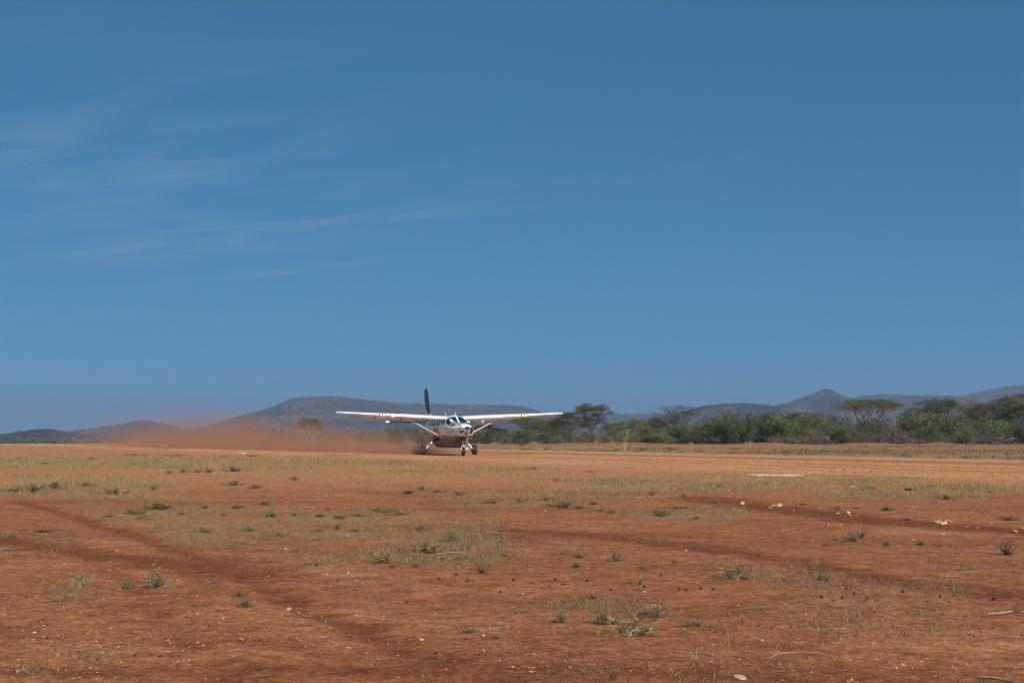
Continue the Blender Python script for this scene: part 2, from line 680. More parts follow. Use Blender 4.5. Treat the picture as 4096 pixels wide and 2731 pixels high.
def build_ground():
    r = np.concatenate([np.geomspace(0.4, 6, 16)[:-1], np.geomspace(6, 60, 300)[:-1],
                        np.geomspace(60, 260, 90)[:-1], np.geomspace(260, 6000, 34)])
    ang = np.concatenate([np.linspace(-180, -26, 30)[:-1], np.linspace(-26, 26, 330)[:-1], np.linspace(26, 180, 30)[:-1]])
    A, R = np.meshgrid(np.radians(ang), r)
    x, y = R * np.sin(A), R * np.cos(A)
    z = terr(x, y)
    nr, na = R.shape
    i, j = np.meshgrid(np.arange(nr - 1), np.arange(na), indexing='ij')
    j2 = (j + 1) % na
    f = np.stack([i * na + j, (i + 1) * na + j, (i + 1) * na + j2, i * na + j2], -1).reshape(-1, 4)[:, ::-1]
    xf, yf = x.ravel(), y.ravel()
    dark = np.zeros(len(xf))
    for w, k, pts in BANDS:
        d = polydist(xf, yf, pts)
        dark = np.maximum(dark, k * np.exp(-(d / (w * (0.7 + .8 * vn(xf / 1.3, yf / 1.3, 31)))) ** 2))
    for tr in TRACKS:
        d = polydist(xf, yf, tr)
        dark = np.maximum(dark, .75 * np.exp(-(d / .30) ** 2) if tr is TRACKS[0] else .6 * np.exp(-(d / .26) ** 2))
        dark = np.maximum(dark, .3 * np.exp(-((d - .75) / .2) ** 2))
    n = rn(xf, yf)
    tan = sstep(RN0 - 9, RN0 - 1, n) * (1 - .8 * sstep(RN1, RN1 + 6, n)) * .9
    red_bank = np.exp(-((yf - 200) / 5.0) ** 2) * sstep(-10, 5, xf)
    tan = np.maximum(tan, (.22 * sstep(10, 20, yf) + .40 * sstep(22, 48, yf)) * (1 - red_bank)) * (1 - red_bank)
    straw = straw_mask(xf, yf) * (1 - red_bank)
    cols = np.stack([dark, tan, straw], -1)
    v = np.stack([xf, yf, z.ravel()], -1)
    me = fast_mesh('ground', v, f, cols, True)
    tag(obj('ground', me, soil_material()), 'red soil plain with tyre tracks, pebbles and dry litter', 'ground', kind='structure')

    # the gravel airstrip: a sheet just above the soil with a ragged edge
    us = np.concatenate([np.linspace(-420, -140, 60)[:-1], np.linspace(-140, 20, 420)])
    ws = np.linspace(0, 1, 56)
    U, W = np.meshgrid(us, ws, indexing='ij')
    e0 = RN0 + 2.4 * (fbm(us / 7, us * 0, 40, 4) - .5) - .3
    e1 = RN1 + 3.0 * (fbm(us / 9, us * 0, 41, 4) - .5)
    NN = e0[:, None] + (e1 - e0)[:, None] * W
    X, Y = U * RE[0] + NN * RN[0], U * RE[1] + NN * RN[1]
    lift = 0.006 + 0.05 * sstep(0, .06, np.minimum(W, 1 - W))
    Z = terr(X, Y) + lift
    a, b = X.shape
    i, j = np.meshgrid(np.arange(a - 1), np.arange(b - 1), indexing='ij')
    f = np.stack([i * b + j, i * b + j + 1, (i + 1) * b + j + 1, (i + 1) * b + j], -1).reshape(-1, 4)
    nn = NN.ravel()
    redd = np.maximum(.75 * np.exp(-((nn - 41.2) / 1.0) ** 2), .75 * np.exp(-((nn - 44.6) / .9) ** 2))
    redd = np.maximum(redd, .85 * np.exp(-((nn - 52.5) / 3.2) ** 2))
    redd = np.maximum(redd, .4 * np.exp(-((nn - 37) / .8) ** 2))
    me = fast_mesh('airstrip', np.stack([X.ravel(), Y.ravel(), Z.ravel()], -1), f,
                   np.stack([redd, redd, redd], -1), True)
    tag(obj('airstrip', me, strip_material()), 'tan gravel airstrip crossing the plain', 'airstrip', kind='structure')


def strip_z(x, y):
    """height of what one stands on (airstrip sheet or soil)"""
    n = rn(x, y)
    return float(terr(x, y)) + (0.055 if RN0 + 1.5 < n < RN1 - 1.5 else 0.0)


build_ground()


# ------------------------------------------------------------------ hills
def hill_material():
    m, n, l, p = mat_new('scrub_hillside')
    tcn = n.new('ShaderNodeTexCoord')
    P = tcn.outputs['Object']
    oi = n.new('ShaderNodeObjectInfo')
    n1 = noise(n, l, P, .006, 5, .6)
    n2 = noise(n, l, P, .035, 6, .65)
    n3 = noise(n, l, P, .12, 4, .7)
    c = mixc(n, l, ramp01(n, l, n2, .40, .62), (.018, .022, .015), (.060, .052, .040))
    c = mixc(n, l, ramp01(n, l, n1, .52, .72), c, (.10, .078, .062))
    rk = mnode(n, l, 'MULTIPLY', ramp01(n, l, n3, .53, .62), ramp01(n, l, n1, .38, .60))
    c = mixc(n, l, rk, c, (.30, .25, .22))
    l.new(c, p.inputs['Base Color'])
    p.inputs['Roughness'].default_value = 1
    p.inputs['Specular IOR Level'].default_value = 0
    b = n.new('ShaderNodeBump')
    b.inputs['Distance'].default_value = 6
    b.inputs['Strength'].default_value = .7
    l.new(mnode(n, l, 'ADD', n2, mnode(n, l, 'MULTIPLY', n3, .4)), b.inputs['Height'])
    l.new(b.outputs[0], p.inputs['Normal'])
    return m


HILLS = [
    ('long rocky hill ridge behind the dust and the aircraft', 3600, 900, [(700, 1745), (830, 1716), (930, 1676), (1000, 1652), (1080, 1630), (1120, 1614), (1170, 1593), (1210, 1587),
      (1260, 1584), (1320, 1583), (1400, 1592), (1500, 1603), (1600, 1610), (1700, 1613), (1800, 1616), (1900, 1619),
      (2000, 1618), (2080, 1623), (2130, 1635), (2180, 1651), (2260, 1685), (2340, 1730)]),
    ('darker scrubby shoulder in front of the long rocky hill', 3000, 600, [(760, 1745), (840, 1714), (950, 1670), (1050, 1643), (1130, 1630), (1250, 1634), (1400, 1641), (1550, 1648),
      (1700, 1655), (1900, 1664), (2100, 1676), (2300, 1700), (2450, 1740)]),
    ('low hill with a small knoll seen through the dust', 2900, 600, [(180, 1748), (290, 1731), (350, 1716), (420, 1705), (480, 1698), (540, 1684), (565, 1680), (620, 1685), (660, 1697),
      (720, 1709), (800, 1713), (880, 1722), (980, 1745)]),
    ('near wooded hill with a pale rock on its crest', 1650, 330, [(-700, 1740), (-400, 1725), (-200, 1742), (-60, 1757), (0, 1756), (30, 1746), (90, 1726), (140, 1718), (190, 1712), (230, 1718), (270, 1728), (330, 1740),
      (400, 1760)]),
    ('far flat ridge beyond the left hills', 4600, 700, [(-900, 1690), (-500, 1715), (-200, 1735), (-40, 1737), (50, 1741), (200, 1736), (500, 1728), (800, 1722), (1000, 1730)]),
    ('flat low ridge between the acacias', 4300, 800, [(2000, 1655), (2150, 1648), (2430, 1652), (2500, 1655), (2650, 1659), (2800, 1664), (2950, 1690), (3050, 1730)]),
    ('rounded scrub covered dome behind the green bushes', 2300, 480, [(2480, 1740), (2560, 1702), (2650, 1676), (2750, 1637), (2820, 1620), (2900, 1613), (2980, 1611), (3050, 1617),
      (3100, 1625), (3180, 1645), (3260, 1675), (3350, 1703), (3450, 1740)]),
    ('pointed hill with a small summit knob', 3300, 760, [(2850, 1690), (2950, 1650), (3080, 1628), (3150, 1611), (3220, 1586), (3262, 1571), (3290, 1559), (3308, 1551), (3326, 1558), (3360, 1576), (3400, 1590),
      (3460, 1604), (3560, 1630), (3700, 1690), (3800, 1740)]),
    ('long high ridge rising beyond the pointed hill', 4200, 900, [(3250, 1650), (3380, 1602), (3450, 1584), (3530, 1577), (3650, 1580), (3800, 1582), (3860, 1580), (3930, 1563), (4000, 1550),
      (4096, 1537), (4250, 1528), (4450, 1545), (4700, 1600), (5000, 1700)]),
    ('rocky pinkish hill flank behind the edge trees', 1500, 300, [(3780, 1715), (3900, 1640), (3960, 1604), (4020, 1588), (4096, 1575), (4200, 1560), (4300, 1562), (4450, 1600), (4600, 1690)]),
]
HM = hill_material()
hill_pts = []


def build_hill(k, label, d, dep, prof):
    px = np.array([p[0] for p in prof], float)
    xs0 = (px - CX) / F * d
    zs0 = np.array([at(p[0], p[1], d)[2] for p in prof])
    nx = int(np.clip((xs0[-1] - xs0[0]) / (d * .0016), 60, 520))
    xs = np.linspace(xs0[0], xs0[-1], nx)
    foot = -11.0
    top = np.interp(xs, xs0, zs0)
    ker = np.array([1, 2, 1]) / 4.0
    top = np.convolve(np.pad(top, 1, mode='edge'), ker, mode='valid')
    endt = sstep(0, .06, np.linspace(0, 1, nx)) * sstep(0, .06, 1 - np.linspace(0, 1, nx))
    top = foot - 1 + (top - foot + 1) * endt
    top = np.maximum(top + d * .0011 * (fbm(xs / (d * .012), xs * 0, 60 + k, 4) - .5), foot - 1)
    ts = np.linspace(-1, 1, 61)
    T, X = np.meshgrid(ts, xs, indexing='ij')
    prf = np.maximum(1 - np.abs(T), 0) ** 1.12
    gul = fbm(X / (d * .02), T * dep / (d * .03), 80 + k, 4) - .5
    Z = foot + (top[None, :] - foot) * np.clip(prf + .55 * gul * (1 - np.abs(prf)) * prf * 2, 0, 1)
    Y = d + T * dep * (1 + .12 * (vn(X / (d * .05), X * 0, 90 + k) - .5))
    nt_, nxx = X.shape
    i, j = np.meshgrid(np.arange(nt_ - 1), np.arange(nxx - 1), indexing='ij')
    f = np.stack([i * nxx + j, i * nxx + j + 1, (i + 1) * nxx + j + 1, (i + 1) * nxx + j], -1).reshape(-1, 4)
    me = fast_mesh('hill', np.stack([X.ravel(), Y.ravel(), Z.ravel()], -1), f, None, True)
    tag(obj('hill', me, HM), label, 'hill', kind='structure')
    # scrub on the slope that faces the strip and on the crest
    rg = np.random.RandomState(500 + k)
    cnt = int(2600 * min(1.6, nx / 320))
    ii = rg.uniform(0, nxx - 1.01, cnt)
    tt = rg.uniform(.12, .52, cnt) * (nt_ - 1)
    i0, j0 = tt.astype(int), ii.astype(int)
    fi, fj = tt - i0, ii - j0
    def bl(G):
        return (G[i0, j0] * (1 - fi) * (1 - fj) + G[i0 + 1, j0] * fi * (1 - fj) + G[i0, j0 + 1] * (1 - fi) * fj + G[i0 + 1, j0 + 1] * fi * fj)
    P = np.stack([bl(X), bl(Y), bl(Z)], -1)
    keep = (P[:, 2] > foot + 4) & (fbm(P[:, 0] / 60, P[:, 1] / 60, 70 + k, 3) > rg.uniform(.2, .75, cnt))
    hill_pts.append((P[keep], rg.uniform(.8, 2.1, keep.sum()) * (.55 + d / 7000.0)))


for k, hdef in enumerate(HILLS):
    build_hill(k, *hdef)

OCT_V = np.array([(1, 0, 0), (0, 1, 0), (-1, 0, 0), (0, -1, 0), (0, 0, 1), (0, 0, -.4)], float)
OCT_F = np.array([(0, 1, 4), (1, 2, 4), (2, 3, 4), (3, 0, 4), (1, 0, 5), (2, 1, 5), (3, 2, 5), (0, 3, 5)])


def blobs(P, S, cols, rg, flat=1.0, jit=.35):
    n = len(P)
    V = OCT_V[None] * (1 + jit * rg.uniform(-1, 1, (n, 6, 1)))
    a = rg.uniform(0, 6.28, n)
    ca, sa = np.cos(a)[:, None], np.sin(a)[:, None]
    x = V[:, :, 0] * ca - V[:, :, 1] * sa
    y = V[:, :, 0] * sa + V[:, :, 1] * ca
    asp = rg.uniform(.7, 1.4, n)[:, None]
    V = np.stack([x * asp, y, V[:, :, 2] * flat], -1) * S[:, None, None] + P[:, None]
    Fc = OCT_F[None] + 6 * np.arange(n)[:, None, None]
    return V.reshape(-1, 3), Fc.reshape(-1, 3), np.repeat(cols, 6, 0)


rg = np.random.RandomState(3)
HP = np.concatenate([p for p, s in hill_pts])
HS = np.concatenate([s for p, s in hill_pts]) * .75
HC = np.array([(.026, .032, .018)])[[0] * len(HP)] * rg.uniform(.6, 1.5, (len(HP), 1))
v, f, c = blobs(HP + np.stack([HS * 0, HS * 0, HS * .5], -1), HS, HC, rg)
tag(obj('hill_scrub', fast_mesh('hill_scrub', v, f, c), M_vcol('hill_scrub_leaf', .95)),
    'dark scrub dotted over the far hillsides', 'scrub', kind='stuff')


# ------------------------------------------------------------------ trees and bushes
def leaves(P, size, rg, up=.35, asp=.5):
    """many small two-triangle leaves; returns verts, tris"""
    n = len(P)
    a = rg.normal(size=(n, 3))
    a[:, 2] *= .6
    a /= np.linalg.norm(a, axis=1)[:, None]
    nrm = rg.normal(size=(n, 3))
    nrm[:, 2] += up * 3
    b = np.cross(nrm, a)
    b /= np.linalg.norm(b, axis=1)[:, None] + 1e-9
    s = (size * rg.uniform(.6, 1.4, n))[:, None]
    q = [P - a * s * .5, P + b * s * asp * .5, P + a * s * .5, P - b * s * asp * .5]
    V = np.stack(q, 1).reshape(-1, 3)
    k = 4 * np.arange(n)[:, None]
    T = np.concatenate([k + np.array([[0, 1, 2]]), k + np.array([[0, 2, 3]])], 1).reshape(-1, 3)
    return V, T


def bez(p0, p1, p2, n=6, jit=0, rnd=None):
    out = []
    for i in range(n + 1):
        t = i / n
        q = p0 * (1 - t) ** 2 + p1 * 2 * t * (1 - t) + p2 * t * t
        if jit and 0 < i < n:
            q = q + Vector((rnd.uniform(-jit, jit), rnd.uniform(-jit, jit), rnd.uniform(-jit, jit)))
        out.append(q)
    return out


def acacia_mesh(seed, H=7.0, W=8.0, stems=1, fork=.28, limbs=7, dome=.14, thick=.05, dens=1.0, leafc=(.105, .105, .040),
                woody=(.060, .042, .032), bare=0.0, layers=1, r0=.16):
    """flat-topped thorn tree: woody skeleton and a thin layered crown of tiny leaves"""
    rnd = random.Random(seed)
    rg_ = np.random.RandomState(seed)
    wb = MB()
    pads = []
    for s in range(stems):
        a0 = rnd.uniform(0, 6.28)
        base = Vector((math.cos(a0), math.sin(a0), 0)) * (.12 * (stems - 1))
        lean = Vector((math.cos(a0), math.sin(a0), 0)) * W * (.10 if stems > 1 else .03)
        fk = base + lean + Vector((0, 0, H * fork * rnd.uniform(.8, 1.2)))
        tr = bez(base - Vector((0, 0, .3)), base + Vector((0, 0, H * fork * .5)), fk, 4, .05, rnd)
        rr = r0 / math.sqrt(stems)
        wb.tube(tr, [rr * 1.25, rr * 1.05, rr, rr * .92, rr * .85], 6)
        nl = max(3, limbs // stems)
        for k in range(nl):
            a = a0 + 6.28 * (k + rnd.uniform(-.3, .3)) / nl
            rho = rnd.uniform(.35, .78)
            lay = 0 if layers == 1 or rnd.random() < .6 else rnd.uniform(.12, .3)
            tz = H * (.93 - dome * rho * rho - lay)
            tgt = Vector((math.cos(a) * rho * W * .5, math.sin(a) * rho * W * .5, tz)) + lean * .5
            mid = fk + (tgt - fk) * .5 + Vector((math.cos(a), math.sin(a), 0)) * W * .03 - Vector((0, 0, H * .04))
            limb = bez(fk - Vector((0, 0, .05)), mid, tgt, 6, .07, rnd)
            lr = rr * rnd.uniform(.42, .6)
            wb.tube(limb, [lr * (1 - .75 * i / 6) for i in range(7)], 5)
            for q in range(rnd.randint(4, 6)):
                st_ = limb[rnd.randint(2, 5)]
                aa = a + rnd.uniform(-1.1, 1.1)
                ro = min(1.0, rho + rnd.uniform(-.25, .35))
                e = Vector((math.cos(aa) * ro * W * .5, math.sin(aa) * ro * W * .5,
                            H * (.985 - dome * ro * ro - lay) - rnd.uniform(0, thick) * H)) + lean * .4
                br = bez(st_, st_ + (e - st_) * .5 + Vector((0, 0, -.1)), e, 4, .05, rnd)
                wb.tube(br, [lr * .42, lr * .34, lr * .25, lr * .16, lr * .08], 4, cap=False)
                pads.append(e)
                for w in range(3):
                    e2 = e + Vector((rnd.gauss(0, W * .07), rnd.gauss(0, W * .07), rnd.uniform(-.2, .22)))
                    st2_ = br[rnd.randint(2, 3)]
                    wb.tube([st2_, (st2_ + e2) / 2 + Vector((0, 0, -.06)), e2], [lr * .18, lr * .12, lr * .05], 3, cap=False)
                    pads.append(e2)
    wood = new_mesh('trunk', wb.v, wb.f, True)
    PC = []
    for e in pads:
        if rnd.random() < bare:
            continue
        m = int(48 * dens * rnd.uniform(.5, 1.5))
        PC.append(np.array(e) + rg_.normal(size=(m, 3)) * np.array([W * .045, W * .045, H * .016]))
    P = np.concatenate(PC) if PC else np.zeros((1, 3))
    V, T = leaves(P, .17, rg_, .9, .5)
    base = 1.75 * np.array(leafc)[None] * rg_.uniform(.6, 1.35, (len(P), 1))
    dead = rg_.random(len(P)) < .18
    base[dead] = np.array(woody) * 1.7
    return wood, fast_mesh('crown', V, T, np.repeat(base, 4, 0))


def bush_mesh(seed, H=3.5, W=4.5, stems=34, dens=1.0, leafc=(.060, .105, .030), woody=(.075, .058, .045), shoot=.9, leaf=.13,
              lowfill=True):
    """dense many-stemmed bush with loose upright shoots"""
    rnd = random.Random(seed)
    rg_ = np.random.RandomState(seed)
    wb = MB()
    PC = []
    lobes = [(rnd.uniform(0, 6.28), rnd.uniform(.25, .6), rnd.uniform(.75, 1.0)) for _ in range(5)]
    for s in range(stems):
        la, lr_, lh = rnd.choice(lobes)
        a = la + rnd.gauss(0, .7)
        rho = min(1, abs(rnd.gauss(lr_, .28)))
        z = H * lh * math.sqrt(max(.05, 1 - rho ** 2.2)) * rnd.uniform(.62, 1.0)
        if lowfill and rnd.random() < .28:
            z *= rnd.uniform(.25, .6)
        e = Vector((math.cos(a) * rho * W * .5, math.sin(a) * rho * W * .5, z))
        b0 = Vector((rnd.gauss(0, W * .05), rnd.gauss(0, W * .05), -.1))
        st_ = bez(b0, b0 * .5 + e * .45 + Vector((0, 0, H * .08)), e, 5, .06, rnd)
        r = .035 * H / 3
        wb.tube(st_, [r * (1 - .8 * i / 5) for i in range(6)], 4, cap=False)
        for i, t in enumerate((.4, .55, .7, .85, 1.0)):
            q = st_[min(5, int(t * 5))]
            m = int(30 * dens * rnd.uniform(.4, 1.5))
            PC.append(np.array(q) + rg_.normal(size=(m, 3)) * np.array([.20, .20, .17]) * (W / 4) * (.7 + .5 * t))
        for w in range(3):
            d = Vector((rnd.gauss(0, .35) + math.cos(a) * .35, rnd.gauss(0, .35) + math.sin(a) * .35, 1)).normalized()
            ln = shoot * rnd.uniform(.35, 1.1)
            q0 = Vector(e) + Vector((rnd.gauss(0, .2), rnd.gauss(0, .2), -.15))
            q1 = q0 + d * ln
            wb.tube([q0, (q0 + q1) / 2, q1], [r * .3, r * .22, r * .1], 3, cap=False)
            m = int(34 * dens * ln)
            tt = rg_.uniform(0, 1, m)[:, None]
            PC.append(np.array(q0)[None] * (1 - tt) + np.array(q1)[None] * tt + rg_.normal(size=(m, 3)) * (.075 * (1.2 - tt * .7)))
    P = np.concatenate(PC)
    P = P[P[:, 2] > .02]
    V, T = leaves(P, leaf, rg_, .3, .55)
    base = 2.0 * np.array(leafc)[None] * rg_.uniform(.55, 1.4, (len(P), 1))
    yel = rg_.random(len(P)) < .12
    base[yel] *= np.array([1.7, 1.25, 1.0])
    return new_mesh('trunk', wb.v, wb.f, True), fast_mesh('crown', V, T, np.repeat(base, 4, 0))


BARK = M('thorn_bark', (.075, .052, .038), .95, var=.35, scale=3)
BARKG = M('grey_bark', (.17, .14, .115), .95, var=.35, scale=4)
LEAF = M_vcol('leaf', .85, translucent=.3, objrand=.3)

AC = {
    'umbrella': acacia_mesh(11, 7.4, 11.5, 2, .30, 14, .20, .06, 1.5, (.076, .082, .034)),
    'spread': acacia_mesh(12, 6.5, 8.5, 3, .18, 12, .28, .10, 1.6, (.105, .098, .042), layers=2),
    'tall': acacia_mesh(13, 8.0, 8.0, 2, .30, 14, .10, .16, 1.2, (.090, .092, .045), layers=2, bare=.1),
    'bareish': acacia_mesh(14, 7.0, 8.5, 2, .30, 14, .02, .22, .6, (.085, .085, .048), layers=2, bare=.45),
    'round': acacia_mesh(15, 5.0, 6.0, 1, .30, 8, .35, .10, 1.3, (.100, .098, .042)),
    'green': acacia_mesh(16, 6.0, 8.0, 2, .22, 12, .40, .18, 1.6, (.070, .100, .034), layers=2),
    'grey': acacia_mesh(17, 6.0, 7.0, 2, .25, 12, .25, .25, .5, (.110, .100, .070), (.10, .085, .07), layers=2, bare=.3),
}
BU = {
    'green': bush_mesh(21, 3.6, 4.6, 36, 1.0, (.076, .098, .036)),
    'green2': bush_mesh(22, 3.8, 4.4, 36, 1.0, (.064, .094, .034), shoot=1.3),
    'olive': bush_mesh(23, 3.4, 4.6, 32, .9, (.080, .088, .036)),
    'olive2': bush_mesh(24, 3.0, 4.8, 32, .8, (.088, .088, .045)),
    'dark': bush_mesh(25, 3.5, 4.8, 36, .9, (.060, .074, .034), shoot=.7),
    'grey': bush_mesh(26, 2.6, 4.0, 34, .35, (.110, .095, .070), (.13, .105, .085), shoot=1.0),
    'brown': bush_mesh(27, 2.4, 3.6, 40, .16, (.120, .085, .060), (.12, .09, .075), shoot=.9),
}
DIM = {}
for dct in (AC, BU):
    for kk, (w_, c_) in dct.items():
        co = np.empty(len(c_.vertices) * 3, np.float32)
        c_.vertices.foreach_get('co', co)
        co = co.reshape(-1, 3)
        DIM[c_.name] = (float(np.percentile(co[:, 2], 99.5)), float(np.percentile(co[:, 0], 99) - np.percentile(co[:, 0], 1)))

R_ = random.Random(77)
LAND = []          # landmarks: photo column, forward distance, phrase


def plant_tree(name, meshes, px, top, wpx, d, label, cat, group, bark=None):
    """stands at forward distance d on the terrain; height and width from its outline at that distance"""
    x, y, zt = at(px, top, d)
    z0 = float(terr(x, y))
    h0, w0 = DIM[meshes[1].name]
    hs = max(.6, zt - z0) / h0
    ws_ = (wpx / F * d) / w0
    ro = obj(name, None, None, None, (x, y, z0))
    ro.rotation_euler = (0, 0, R_.uniform(0, 6.28))
    ro.scale = (ws_, ws_, hs)
    obj('trunk', meshes[0], bark or BARK, ro)
    obj('crown', meshes[1], LEAF, ro)
    tag(ro, label, cat, group)
    return ro


GA = 'acacias standing in the scrub beyond the airstrip'
for kind, px, top, wpx, d, label in [
    ('umbrella', 3490, 1596, 300, 255, 'wide flat topped umbrella acacia rising behind the bleached dead tree'),
    ('spread', 2290, 1650, 190, 240, 'spreading acacia with several dark trunks beside the wing tip'),
    ('tall', 2375, 1614, 165, 252, 'tall acacia with ragged layered crown behind the many-trunked one'),
    ('bareish', 2705, 1618, 210, 258, 'half bare acacia with open grey branches above the olive bushes'),
    ('round', 1236, 1672, 110, 250, 'lone round crowned acacia standing in the dust cloud'),
    ('tall', 3760, 1594, 190, 262, 'open crowned acacia showing its branches against the far ridge'),
    ('grey', 3860, 1588, 180, 275, 'grey twiggy acacia next to the open crowned one'),
    ('green', 4075, 1578, 230, 232, 'dark leaning acacia in front of the pinkish hill flank'),
    ('green', 2180, 1682, 210, 250, 'dense green domed acacia beyond the port wing strut'),
    ('round', 1935, 1697, 150, 245, 'dark stemmed acacia just beyond the propeller'),
    ('round', 1992, 1712, 95, 240, 'slender small acacia beside the bright green bush'),
    ('spread', 2530, 1676, 140, 285, 'small flat crowned acacia behind the yellow-green milkweed'),
    ('umbrella', 2120, 1669, 170, 300, 'thin distant acacia seen under the wing'),
    ('bareish', 1640, 1700, 110, 300, 'bare stemmed acacia seen beneath the starboard wing'),
    ('grey', 3310, 1652, 120, 262, 'broken topped grey acacia amid the olive scrub'),
    ('round', 985, 1712, 85, 300, 'small acacia blurred inside the dust'),
    ('spread', 3215, 1650, 200, 250, 'broad olive acacia next to the broken topped grey one'),
    ('umbrella', 3690, 1630, 170, 290, 'second flat crowned acacia behind the bleached dead tree'),
    ('spread', 3960, 1612, 200, 262, 'spreading acacia between the grey twiggy and the leaning one'),
    ('spread', 2640, 1668, 150, 262, 'olive crowned acacia below the half bare branches'),
    ('round', 3060, 1660, 120, 270, 'round olive acacia peering over the tall shooted bushes'),
    ('round', 2450, 1690, 120, 262, 'round olive acacia behind the yellow-green milkweed'),
    ('umbrella', 4220, 1590, 260, 262, 'wide acacia beyond the leaning dark one'),
]:
    plant_tree('acacia_tree', AC[kind], px, top, wpx, d, label, 'tree', GA)
for px, d, ph in [(3490, 255, 'the wide umbrella acacia'), (2290, 240, 'the many-trunked acacia'), (2375, 252, 'the ragged tall acacia'), (2705, 258, 'the half bare acacia'),
                  (1236, 250, 'the lone acacia in the dust'), (3760, 262, 'the open crowned acacia'), (4075, 232, 'the dark leaning acacia'), (2180, 250, 'the green domed acacia'),
                  (1935, 245, 'the dark stemmed acacia'), (2530, 285, 'the small flat crowned acacia'), (1640, 300, 'the bare stemmed acacia'), (3310, 262, 'the broken topped acacia'),
                  (985, 300, 'the small acacia in the dust'), (3560, 213, 'the largest brush heap'), (3272, 213, 'the small brush heap'), (3972, 213, 'the long low brush heap'),
                  (3215, 250, 'the broad olive acacia'), (3640, 275, 'the second flat crowned acacia'), (2640, 262, 'the olive crowned acacia'), (3060, 270, 'the round olive acacia'),
                  (2494, 116, 'the yellow-green milkweed'), (3960, 262, 'the spreading acacia'), (3860, 275, 'the grey twiggy acacia'), (700, 420, 'the thinning tail of dust'),
                  (480, 480, 'the start of the dust'), (190, 560, 'the near wooded hill'), (1800, 240, 'the aircraft nose')]:
    LAND.append((px, d, ph))

LB = {
    'green': ('bright green leafy bush at the edge of the scrub', 'bright green bushes'),
    'green2': ('green bush with tall upright shoots in the scrub', 'tall shooted green bushes'),
    'olive': ('olive green thorn bush in the scrub belt', 'olive thorn bushes'),
    'olive2': ('low dull olive bush in the scrub belt', 'low dull olive bushes'),
    'dark': ('dark green rounded bush in the scrub belt', 'dark green bushes'),
    'grey': ('grey twiggy bush with few leaves in the scrub', 'grey twiggy bushes'),
    'brown': ('leafless brown twig bush at the foot of the scrub', 'leafless brown bushes'),
}

BW = {'green': 'bright green leafy bush', 'green2': 'green bush with tall shoots', 'olive': 'olive green thorn bush', 'olive2': 'low dull olive bush',
      'dark': 'dark green rounded bush', 'grey': 'grey twiggy bush', 'brown': 'leafless brown bush'}


def bush(kind, px, top, wpx, d):
    lab, grp = LB[kind]
    q = min(LAND, key=lambda m_: abs(m_[0] - px) + abs(m_[1] - d) * 1.5)
    relw = 'in front of' if d < q[1] - 6 else ('behind' if d > q[1] + 6 else 'beside')
    size = 'broad ' if wpx / 5689 * d > 7.0 else ('small ' if wpx / 5689 * d < 4.2 else '')
    lab = size + BW[kind] + ' ' + relw + ' ' + q[2]
    plant_tree('bush', BU[kind], px, top, wpx, d, lab, 'bush', grp, BARKG if kind in ('grey', 'brown') else None)


